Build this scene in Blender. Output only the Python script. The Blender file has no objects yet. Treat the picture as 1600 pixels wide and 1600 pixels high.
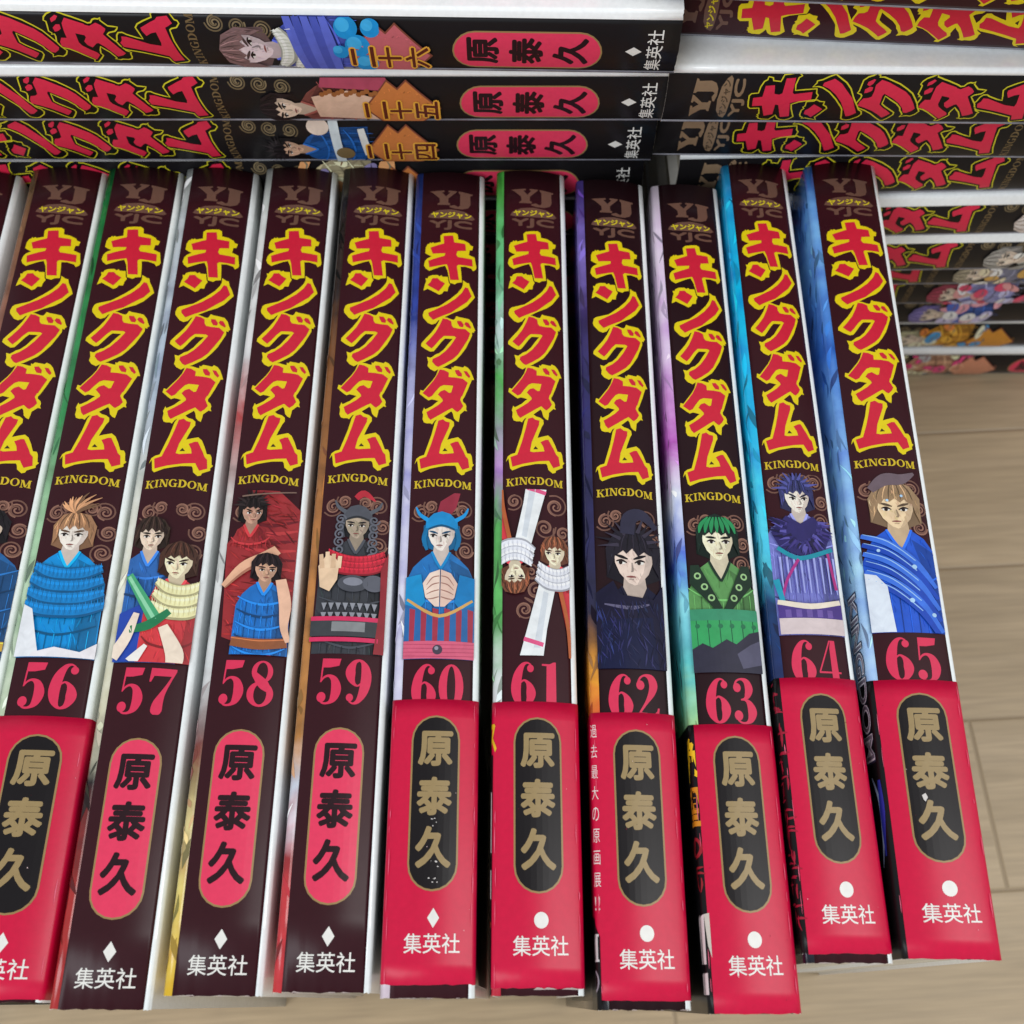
import bpy, bmesh, math, random
from mathutils import Vector, Matrix
from mathutils.geometry import tessellate_polygon

scene = bpy.context.scene
R = math.radians
MM = 0.001

# ------------------------------------------------------------------ camera, light, exposure
cam_data = bpy.data.cameras.new("camera")
cam = bpy.data.objects.new("camera", cam_data)
scene.collection.objects.link(cam)
scene.camera = cam
cam.location = (0, 0, 0.337)
cam.rotation_euler = (R(24.2), 0, 0)
cam_data.sensor_width = 36
cam_data.lens = 36 * 1700 / 1600
cam_data.clip_start = 0.01
cam_data.clip_end = 50
cam_data.dof.use_dof = True
cam_data.dof.focus_distance = 0.222
cam_data.dof.aperture_fstop = 24

world = bpy.data.worlds.new("World")
scene.world = world
world.use_nodes = True
bg = world.node_tree.nodes["Background"]
bg.inputs[0].default_value = (0.90, 0.95, 1.0, 1)
bg.inputs[1].default_value = 0.78


def area(name, loc, target, size, power, col):
    d = bpy.data.lights.new(name, 'AREA')
    d.shape = 'RECTANGLE'
    d.size, d.size_y = size
    d.energy = power
    d.color = col
    o = bpy.data.objects.new(name, d)
    scene.collection.objects.link(o)
    o.location = loc
    o.rotation_euler = (Vector(target) - Vector(loc)).to_track_quat('-Z', 'Y').to_euler()
    return o


area("right_fill", (1.05, 0.0, 1.7), (0, 0.1, 0), (0.5, 1.3), 20, (1.0, 0.98, 0.95))  # added side light, placed off to the right so the spines don't mirror it
area("front_fill", (-0.9, -1.15, 1.35), (0.05, 0.12, 0.05), (1.2, 0.9), 25, (0.93, 0.97, 1.0))  # added fill from the front left, brightens the stack faces

vs = scene.view_settings
vs.view_transform = 'Standard'
vs.look = 'None'
vs.gamma = 1
vs.use_curve_mapping = False
vs.exposure = -0.45

# ------------------------------------------------------------------ materials


def lin(c):
    o = []
    for v in c:
        v = v / 255
        o.append(v / 12.92 if v <= .04045 else ((v + .055) / 1.055) ** 2.4)
    return (*o, 1)


MATS = {}


PAINTING = [False]


def ink(c, rough=.3, spec=.3, kind='ink'):
    """printed, laminated paper of one colour with a faint mottle and unevenness"""
    if PAINTING[0]:
        kind = 'paint'
    if max(c) < 60:
        spec = min(spec, .2)
    key = (c, rough, spec, kind)
    if key in MATS:
        return MATS[key]
    m = bpy.data.materials.new("printed_paper")
    m.use_nodes = True
    nt = m.node_tree
    b = nt.nodes["Principled BSDF"]
    tc = nt.nodes.new("ShaderNodeTexCoord")
    n = nt.nodes.new("ShaderNodeTexNoise")
    n.inputs["Scale"].default_value = 900
    n.inputs["Detail"].default_value = 3
    nt.links.new(tc.outputs["Object"], n.inputs["Vector"])
    mix = nt.nodes.new("ShaderNodeMix")
    mix.data_type = 'RGBA'
    base = lin(c)
    paint = kind == 'paint'
    if paint:                                   # brushed illustration: wider swings of tone
        n.inputs["Scale"].default_value = 300
        n.inputs["Detail"].default_value = 6
        n.inputs["Distortion"].default_value = .8
    d0, d1 = (.68, 1.28) if paint else (.9, 1.08)
    mix.inputs[6].default_value = tuple(v * d0 for v in base[:3]) + (1,)
    mix.inputs[7].default_value = tuple(min(1, v * d1) for v in base[:3]) + (1,)
    nt.links.new(n.outputs["Fac"], mix.inputs[0])
    nt.links.new(mix.outputs[2], b.inputs["Base Color"])
    n2 = nt.nodes.new("ShaderNodeTexNoise")
    n2.inputs["Scale"].default_value = 60
    n2.inputs["Detail"].default_value = 4
    nt.links.new(tc.outputs["Object"], n2.inputs["Vector"])
    mr = nt.nodes.new("ShaderNodeMapRange")
    mr.inputs[3].default_value = rough - .07
    mr.inputs[4].default_value = rough + .1
    nt.links.new(n2.outputs["Fac"], mr.inputs[0])
    nt.links.new(mr.outputs[0], b.inputs["Roughness"])
    b.inputs["Specular IOR Level"].default_value = spec
    bp = nt.nodes.new("ShaderNodeBump")
    bp.inputs["Strength"].default_value = .05
    bp.inputs["Distance"].default_value = .0006
    nt.links.new(n2.outputs["Fac"], bp.inputs["Height"])
    nt.links.new(bp.outputs[0], b.inputs["Normal"])
    MATS[key] = m
    return m


def cover_mat(stops, key):
    """printed picture cover: colours change along the height of the book"""
    key = ('cover', key)
    if key in MATS:
        return MATS[key]
    m = bpy.data.materials.new("cover_print")
    m.use_nodes = True
    nt = m.node_tree
    L = nt.links
    b = nt.nodes["Principled BSDF"]
    tc = nt.nodes.new("ShaderNodeTexCoord")
    sx = nt.nodes.new("ShaderNodeSeparateXYZ")
    L.new(tc.outputs["Object"], sx.inputs[0])
    n = nt.nodes.new("ShaderNodeTexNoise")
    n.inputs["Scale"].default_value = 70
    n.inputs["Detail"].default_value = 5
    n.inputs["Distortion"].default_value = 1.5
    L.new(tc.outputs["Object"], n.inputs["Vector"])
    # fac = (0.0915 - y)/0.183 + (noise-.5)*.1
    a = nt.nodes.new("ShaderNodeMath"); a.operation = 'MULTIPLY_ADD'
    a.inputs[1].default_value = -1 / .183; a.inputs[2].default_value = .5 - .05
    L.new(sx.outputs[1], a.inputs[0])
    c = nt.nodes.new("ShaderNodeMath"); c.operation = 'MULTIPLY_ADD'
    c.inputs[1].default_value = .1
    L.new(n.outputs["Fac"], c.inputs[0]); L.new(a.outputs[0], c.inputs[2])
    r = nt.nodes.new("ShaderNodeValToRGB")
    els = r.color_ramp.elements
    while len(els) < len(stops):
        els.new(.5)
    for e, (p, col) in zip(els, stops):
        e.position = p; e.color = lin(col)
    L.new(c.outputs[0], r.inputs[0])
    n3 = nt.nodes.new("ShaderNodeTexNoise")
    n3.inputs["Scale"].default_value = 150
    n3.inputs["Detail"].default_value = 6
    L.new(tc.outputs["Object"], n3.inputs["Vector"])
    mx = nt.nodes.new("ShaderNodeMix"); mx.data_type = 'RGBA'; mx.blend_type = 'OVERLAY'
    mx.inputs[0].default_value = .85
    L.new(r.outputs[0], mx.inputs[6]); L.new(n3.outputs["Fac"], mx.inputs[7])
    L.new(mx.outputs[2], b.inputs["Base Color"])
    b.inputs["Roughness"].default_value = .2
    MATS[key] = m
    return m


def page_mat():
    if 'page' in MATS:
        return MATS['page']
    m = bpy.data.materials.new("page_edges")
    m.use_nodes = True
    nt = m.node_tree
    b = nt.nodes["Principled BSDF"]
    tc = nt.nodes.new("ShaderNodeTexCoord")
    mp = nt.nodes.new("ShaderNodeMapping")
    mp.inputs["Scale"].default_value = (6000, 20, 20)
    n = nt.nodes.new("ShaderNodeTexNoise")
    n.inputs["Scale"].default_value = 1
    n.inputs["Detail"].default_value = 2
    nt.links.new(tc.outputs["Object"], mp.inputs[0])
    nt.links.new(mp.outputs[0], n.inputs["Vector"])
    r = nt.nodes.new("ShaderNodeValToRGB")
    r.color_ramp.elements[0].color = lin((150, 140, 122))
    r.color_ramp.elements[1].color = lin((225, 216, 198))
    r.color_ramp.elements[0].position = .3
    r.color_ramp.elements[1].position = .65
    nt.links.new(n.outputs["Fac"], r.inputs[0])
    nt.links.new(r.outputs[0], b.inputs["Base Color"])
    b.inputs["Roughness"].default_value = .8
    MATS['page'] = m
    return m


def floor_mat():
    m = bpy.data.materials.new("wood_floor")
    m.use_nodes = True
    nt = m.node_tree
    L = nt.links
    b = nt.nodes["Principled BSDF"]
    tc = nt.nodes.new("ShaderNodeTexCoord")
    br = nt.nodes.new("ShaderNodeTexBrick")
    br.offset = FLOOR_OFFSET; br.offset_frequency = 2
    br.squash = 1
    br.inputs["Scale"].default_value = 1
    br.inputs["Brick Width"].default_value = FLOOR_LEN
    br.inputs["Row Height"].default_value = FLOOR_PITCH
    br.inputs["Mortar Size"].default_value = .0009
    br.inputs["Mortar Smooth"].default_value = 1
    br.inputs["Bias"].default_value = 0
    br.inputs["Color1"].default_value = (.1, .1, .1, 1)
    br.inputs["Color2"].default_value = (.9, .9, .9, 1)
    br.inputs["Mortar"].default_value = (.5, .5, .5, 1)
    mp = nt.nodes.new("ShaderNodeMapping")
    mp.inputs["Location"].default_value = (FLOOR_DX, FLOOR_DY, 0)
    L.new(tc.outputs["Object"], mp.inputs[0])
    L.new(mp.outputs[0], br.inputs["Vector"])
    # grain, stretched along the planks and shifted per plank
    ad = nt.nodes.new("ShaderNodeVectorMath"); ad.operation = 'ADD'
    sc = nt.nodes.new("ShaderNodeVectorMath"); sc.operation = 'SCALE'
    sc.inputs[3].default_value = 7
    L.new(br.outputs["Color"], sc.inputs[0])
    L.new(tc.outputs["Object"], ad.inputs[0]); L.new(sc.outputs[0], ad.inputs[1])
    m2 = nt.nodes.new("ShaderNodeMapping")
    m2.inputs["Scale"].default_value = (5, 60, 1)
    L.new(ad.outputs[0], m2.inputs[0])
    n = nt.nodes.new("ShaderNodeTexNoise")
    n.inputs["Scale"].default_value = 1.6; n.inputs["Detail"].default_value = 7
    n.inputs["Distortion"].default_value = .7
    L.new(m2.outputs[0], n.inputs["Vector"])
    m3 = nt.nodes.new("ShaderNodeMapping")
    m3.inputs["Scale"].default_value = (40, 700, 1)
    L.new(ad.outputs[0], m3.inputs[0])
    nf = nt.nodes.new("ShaderNodeTexNoise")
    nf.inputs["Scale"].default_value = 1; nf.inputs["Detail"].default_value = 4
    L.new(m3.outputs[0], nf.inputs["Vector"])
    r = nt.nodes.new("ShaderNodeValToRGB")
    r.color_ramp.elements[0].color = lin((160, 140, 110)); r.color_ramp.elements[0].position = .25
    r.color_ramp.elements[1].color = lin((178, 157, 127)); r.color_ramp.elements[1].position = .75
    L.new(n.outputs["Fac"], r.inputs[0])
    mx = nt.nodes.new("ShaderNodeMix"); mx.data_type = 'RGBA'; mx.blend_type = 'OVERLAY'
    mx.inputs[0].default_value = .3
    L.new(r.outputs[0], mx.inputs[6]); L.new(nf.outputs["Fac"], mx.inputs[7])
    tone = nt.nodes.new("ShaderNodeMix"); tone.data_type = 'RGBA'; tone.blend_type = 'OVERLAY'
    tone.inputs[0].default_value = .10
    L.new(mx.outputs[2], tone.inputs[6]); L.new(br.outputs["Color"], tone.inputs[7])
    seam = nt.nodes.new("ShaderNodeMix"); seam.data_type = 'RGBA'
    seam.inputs[7].default_value = lin((122, 104, 80))
    sf = nt.nodes.new("ShaderNodeMath"); sf.operation = 'MULTIPLY'; sf.inputs[1].default_value = .6
    L.new(br.outputs["Fac"], sf.inputs[0])
    L.new(sf.outputs[0], seam.inputs[0]); L.new(tone.outputs[2], seam.inputs[6])
    L.new(seam.outputs[2], b.inputs["Base Color"])
    b.inputs["Roughness"].default_value = .5
    bp = nt.nodes.new("ShaderNodeBump"); bp.invert = True
    bp.inputs["Strength"].default_value = .5; bp.inputs["Distance"].default_value = .0006
    L.new(br.outputs["Fac"], bp.inputs["Height"])
    L.new(bp.outputs[0], b.inputs["Normal"])
    return m


# colours as printed
MAROON = (52, 18, 25)
BLACK = (24, 22, 24)
RED = (200, 32, 56)
YELLOW = (222, 200, 18)
GOLD = (150, 122, 78)
TAN = (104, 74, 62)
WHITE = (232, 234, 234)
OBI = (200, 12, 60)
INK_BLACK = (24, 20, 22)
SCROLL = (140, 100, 84)

# ------------------------------------------------------------------ objects


def link(name, data, parent=None):
    o = bpy.data.objects.new(name, data)
    scene.collection.objects.link(o)
    if parent:
        o.parent = parent
    return o


class Part:
    """collects faces of several materials into one mesh object"""

    def __init__(self):
        self.bm = bmesh.new(); self.mats = []

    def mi(self, m):
        if m not in self.mats:
            self.mats.append(m)
        return self.mats.index(m)

    def face(self, pts, m, smooth=False):
        f = self.bm.faces.new([self.bm.verts.new(p) for p in pts])
        f.material_index = self.mi(m); f.smooth = smooth

    def build(self, name, parent, weld=False):
        if weld:
            bmesh.ops.remove_doubles(self.bm, verts=self.bm.verts, dist=2e-6)
        me = bpy.data.meshes.new(name)
        self.bm.to_mesh(me); self.bm.free()
        for m in self.mats:
            me.materials.append(m)
        return link(name, me, parent)


# ------------------------------------------------------------------ the wrapped shape of a paperback
DEPTH = 128.0
ALPHA = .30
CORNER = 1.05


class Profile:
    def __init__(self, W, tilt=0.0):
        self.W = W; self.tilt = tilt; self.Rr = W / (2 * ALPHA)
        self.xe = self.Rr * math.sin(ALPHA)
        self.ze = DEPTH - self.Rr * (1 - math.cos(ALPHA))
        self.cx = self.xe - CORNER * math.sin(ALPHA)
        self.cz = self.ze - CORNER * math.cos(ALPHA)
        self.arc = CORNER * (math.pi / 2 - ALPHA)
        self.half = self.cx + CORNER
        self.umax = W / 2 + self.arc + self.cz
        g = [W * (i / 14 - .5) for i in range(15)]
        g += [s * (W / 2 + self.arc * i / 5) for s in (-1, 1) for i in range(1, 6)]
        self.grid = sorted(g)

    def at(self, u, off=0):
        s = 1 if u >= 0 else -1
        a = abs(u)
        if a <= self.W / 2:
            t = a / self.Rr
            x, z, nx, nz = self.Rr * math.sin(t), DEPTH - self.Rr * (1 - math.cos(t)), math.sin(t), math.cos(t)
        elif a <= self.W / 2 + self.arc:
            t = ALPHA + (a - self.W / 2) / CORNER
            nx, nz = math.sin(t), math.cos(t)
            x, z = self.cx + CORNER * nx, self.cz + CORNER * nz
        else:
            x, z, nx, nz = self.half, self.cz - (a - self.W / 2 - self.arc), 1, 0
        x, z = s * (x + nx * off), z + nz * off
        return x, max(0.0, z - self.tilt * x)


TEXT = {}


def glyphs(txt, bold=0.0):
    """flat triangles of a line of text, scaled into the unit square (x right, y down)"""
    key = (txt, bold)
    if key not in TEXT:
        cu = bpy.data.curves.new("lettering", 'FONT')
        cu.body = txt; cu.size = 1; cu.offset = bold; cu.resolution_u = 3
        o = link("lettering", cu)
        bpy.context.view_layer.update()
        dg = bpy.context.evaluated_depsgraph_get()
        me = o.evaluated_get(dg).to_mesh()
        vs_ = [(v.co.x, v.co.y) for v in me.vertices]
        fs = [tuple(p.vertices) for p in me.polygons]
        o.evaluated_get(dg).to_mesh_clear()
        bpy.data.objects.remove(o); bpy.data.curves.remove(cu)
        xs = [v[0] for v in vs_]; ys = [v[1] for v in vs_]
        w = max(xs) - min(xs); h = max(ys) - min(ys)
        TEXT[key] = ([((x - min(xs)) / w, (max(ys) - y) / h) for x, y in vs_], fs)
    return TEXT[key]


class Print(Part):
    """ink lying on the jacket: everything is given as (u across the spine, s down from the top), in mm"""

    def __init__(self, prof, L, off, kx=1.0, clip=None):
        super().__init__()
        self.p = prof; self.L = L; self.off = off; self.kx = kx
        self.clip = clip

    def tris(self, vs2, fs, m, lift=.004, rot=None):
        self.off += lift
        b = bmesh.new()
        vv = [b.verts.new((x * self.kx, y, 0)) for x, y in vs2]
        for f in fs:
            if len(set(f)) >= 3:
                try:
                    b.faces.new([vv[i] for i in f])
                except ValueError:
                    pass
        xs = [v.co.x for v in vv]
        lo, hi = min(xs), max(xs)

        def cut(co, no, inner=False, outer=False):
            geom = b.verts[:] + b.edges[:] + b.faces[:]
            if geom:
                bmesh.ops.bisect_plane(b, geom=geom, dist=1e-5, plane_co=co, plane_no=no, clear_inner=inner, clear_outer=outer)
        if self.clip:
            u0, u1, s0, s1 = self.clip
            if lo < u0: cut((u0, 0, 0), (1, 0, 0), inner=True)
            if hi > u1: cut((u1, 0, 0), (1, 0, 0), outer=True)
            cut((0, s0, 0), (0, 1, 0), inner=True)
            cut((0, s1, 0), (0, 1, 0), outer=True)
        for g in self.p.grid:
            if lo < g < hi:
                cut((g, 0, 0), (1, 0, 0))
        mi = self.mi(m)
        for f in b.faces:
            pts = []
            for v in f.verts:
                x, z = self.p.at(v.co.x, self.off)
                pts.append(Vector((x * MM, (self.L / 2 - v.co.y) * MM, z * MM)))
            n = (pts[1] - pts[0]).cross(pts[2] - pts[0])
            ux, uz = self.p.at(f.verts[0].co.x, self.off + 1)
            bx, bz = self.p.at(f.verts[0].co.x, self.off)
            if n.x * (ux - bx) + n.z * (uz - bz) < 0:
                pts.reverse()
            nf = self.bm.faces.new([self.bm.verts.new(p) for p in pts])
            nf.material_index = mi
        b.free()

    def poly(self, pts, m, lift=.004):
        v3 = [Vector((x, y, 0)) for x, y in pts]
        fs = tessellate_polygon([v3])
        self.tris(pts, fs, m, lift)

    def ell(self, cx, cy, rx, ry, m, rot=0, n=22, lift=.004, a0=0, a1=360):
        pts = []
        c, s = math.cos(R(rot)), math.sin(R(rot))
        for i in range(n):
            t = R(a0 + (a1 - a0) * i / (n if a1 - a0 == 360 else n - 1))
            x, y = rx * math.cos(t), ry * math.sin(t)
            pts.append((cx + x * c - y * s, cy + x * s + y * c))
        self.poly(pts, m, lift)

    def ring(self, cx, cy, ox, oy, ix, iy, m, n=28, lift=.004):
        vs2, fs = [], []
        for i in range(n):
            t = 2 * math.pi * i / n
            vs2 += [(cx + ox * math.cos(t), cy + oy * math.sin(t)), (cx + ix * math.cos(t), cy + iy * math.sin(t))]
        for i in range(n):
            a, b_ = 2 * i, 2 * ((i + 1) % n)
            fs.append((a, b_, b_ + 1, a + 1))
        self.tris(vs2, fs, m, lift)

    def stroke(self, pts, m, w=None, sub=5, lift=.004):
        """brush line of varying width through (x, y, w) points"""
        P = [(p[0], p[1], p[2] if len(p) > 2 else w) for p in pts]
        if len(P) > 2:
            Q = [P[0]] + P + [P[-1]]
            out = []
            for i in range(1, len(Q) - 2):
                for k in range(sub):
                    t = k / sub
                    out.append(tuple(.5 * ((2 * Q[i][j]) + (-Q[i - 1][j] + Q[i + 1][j]) * t + (2 * Q[i - 1][j] - 5 * Q[i][j] + 4 * Q[i + 1][j] - Q[i + 2][j]) * t * t
                                       + (-Q[i - 1][j] + 3 * Q[i][j] - 3 * Q[i + 1][j] + Q[i + 2][j]) * t ** 3) for j in range(3)))
            out.append(P[-1]); P = out
        vs2, fs = [], []
        for i, (x, y, ww) in enumerate(P):
            a = P[max(0, i - 1)]; c = P[min(len(P) - 1, i + 1)]
            dx, dy = c[0] - a[0], c[1] - a[1]
            d = math.hypot(dx, dy) or 1
            nx, ny = -dy / d * ww / 2, dx / d * ww / 2
            vs2 += [(x + nx, y + ny), (x - nx, y - ny)]
            if i:
                fs.append((2 * i - 2, 2 * i - 1, 2 * i + 1, 2 * i))
        self.tris(vs2, fs, m, lift)

    def heavy(self, txt, m, u0, s0, w, h, b):
        """bold lettering: the outline repeated round a small circle"""
        for k in range(8):
            a = math.pi * k / 4
            self.text(txt, m, u0 + b + b * math.cos(a), s0 + b + b * math.sin(a), w - 2 * b, h - 2 * b, lift=.0012)
        self.text(txt, m, u0 + b, s0 + b, w - 2 * b, h - 2 * b, lift=.0012)

    def text(self, txt, m, u0, s0, w, h, bold=0.0, rot=0, lift=.004):
        v, f = glyphs(txt, bold)
        if rot == 0:
            pts = [(u0 + x * w, s0 + y * h) for x, y in v]
        else:                                   # reads downwards, letter tops towards the back cover
            pts = [(u0 + (1 - y) * w, s0 + x * h) for x, y in v]
        self.tris(pts, f, m, lift)


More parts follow.
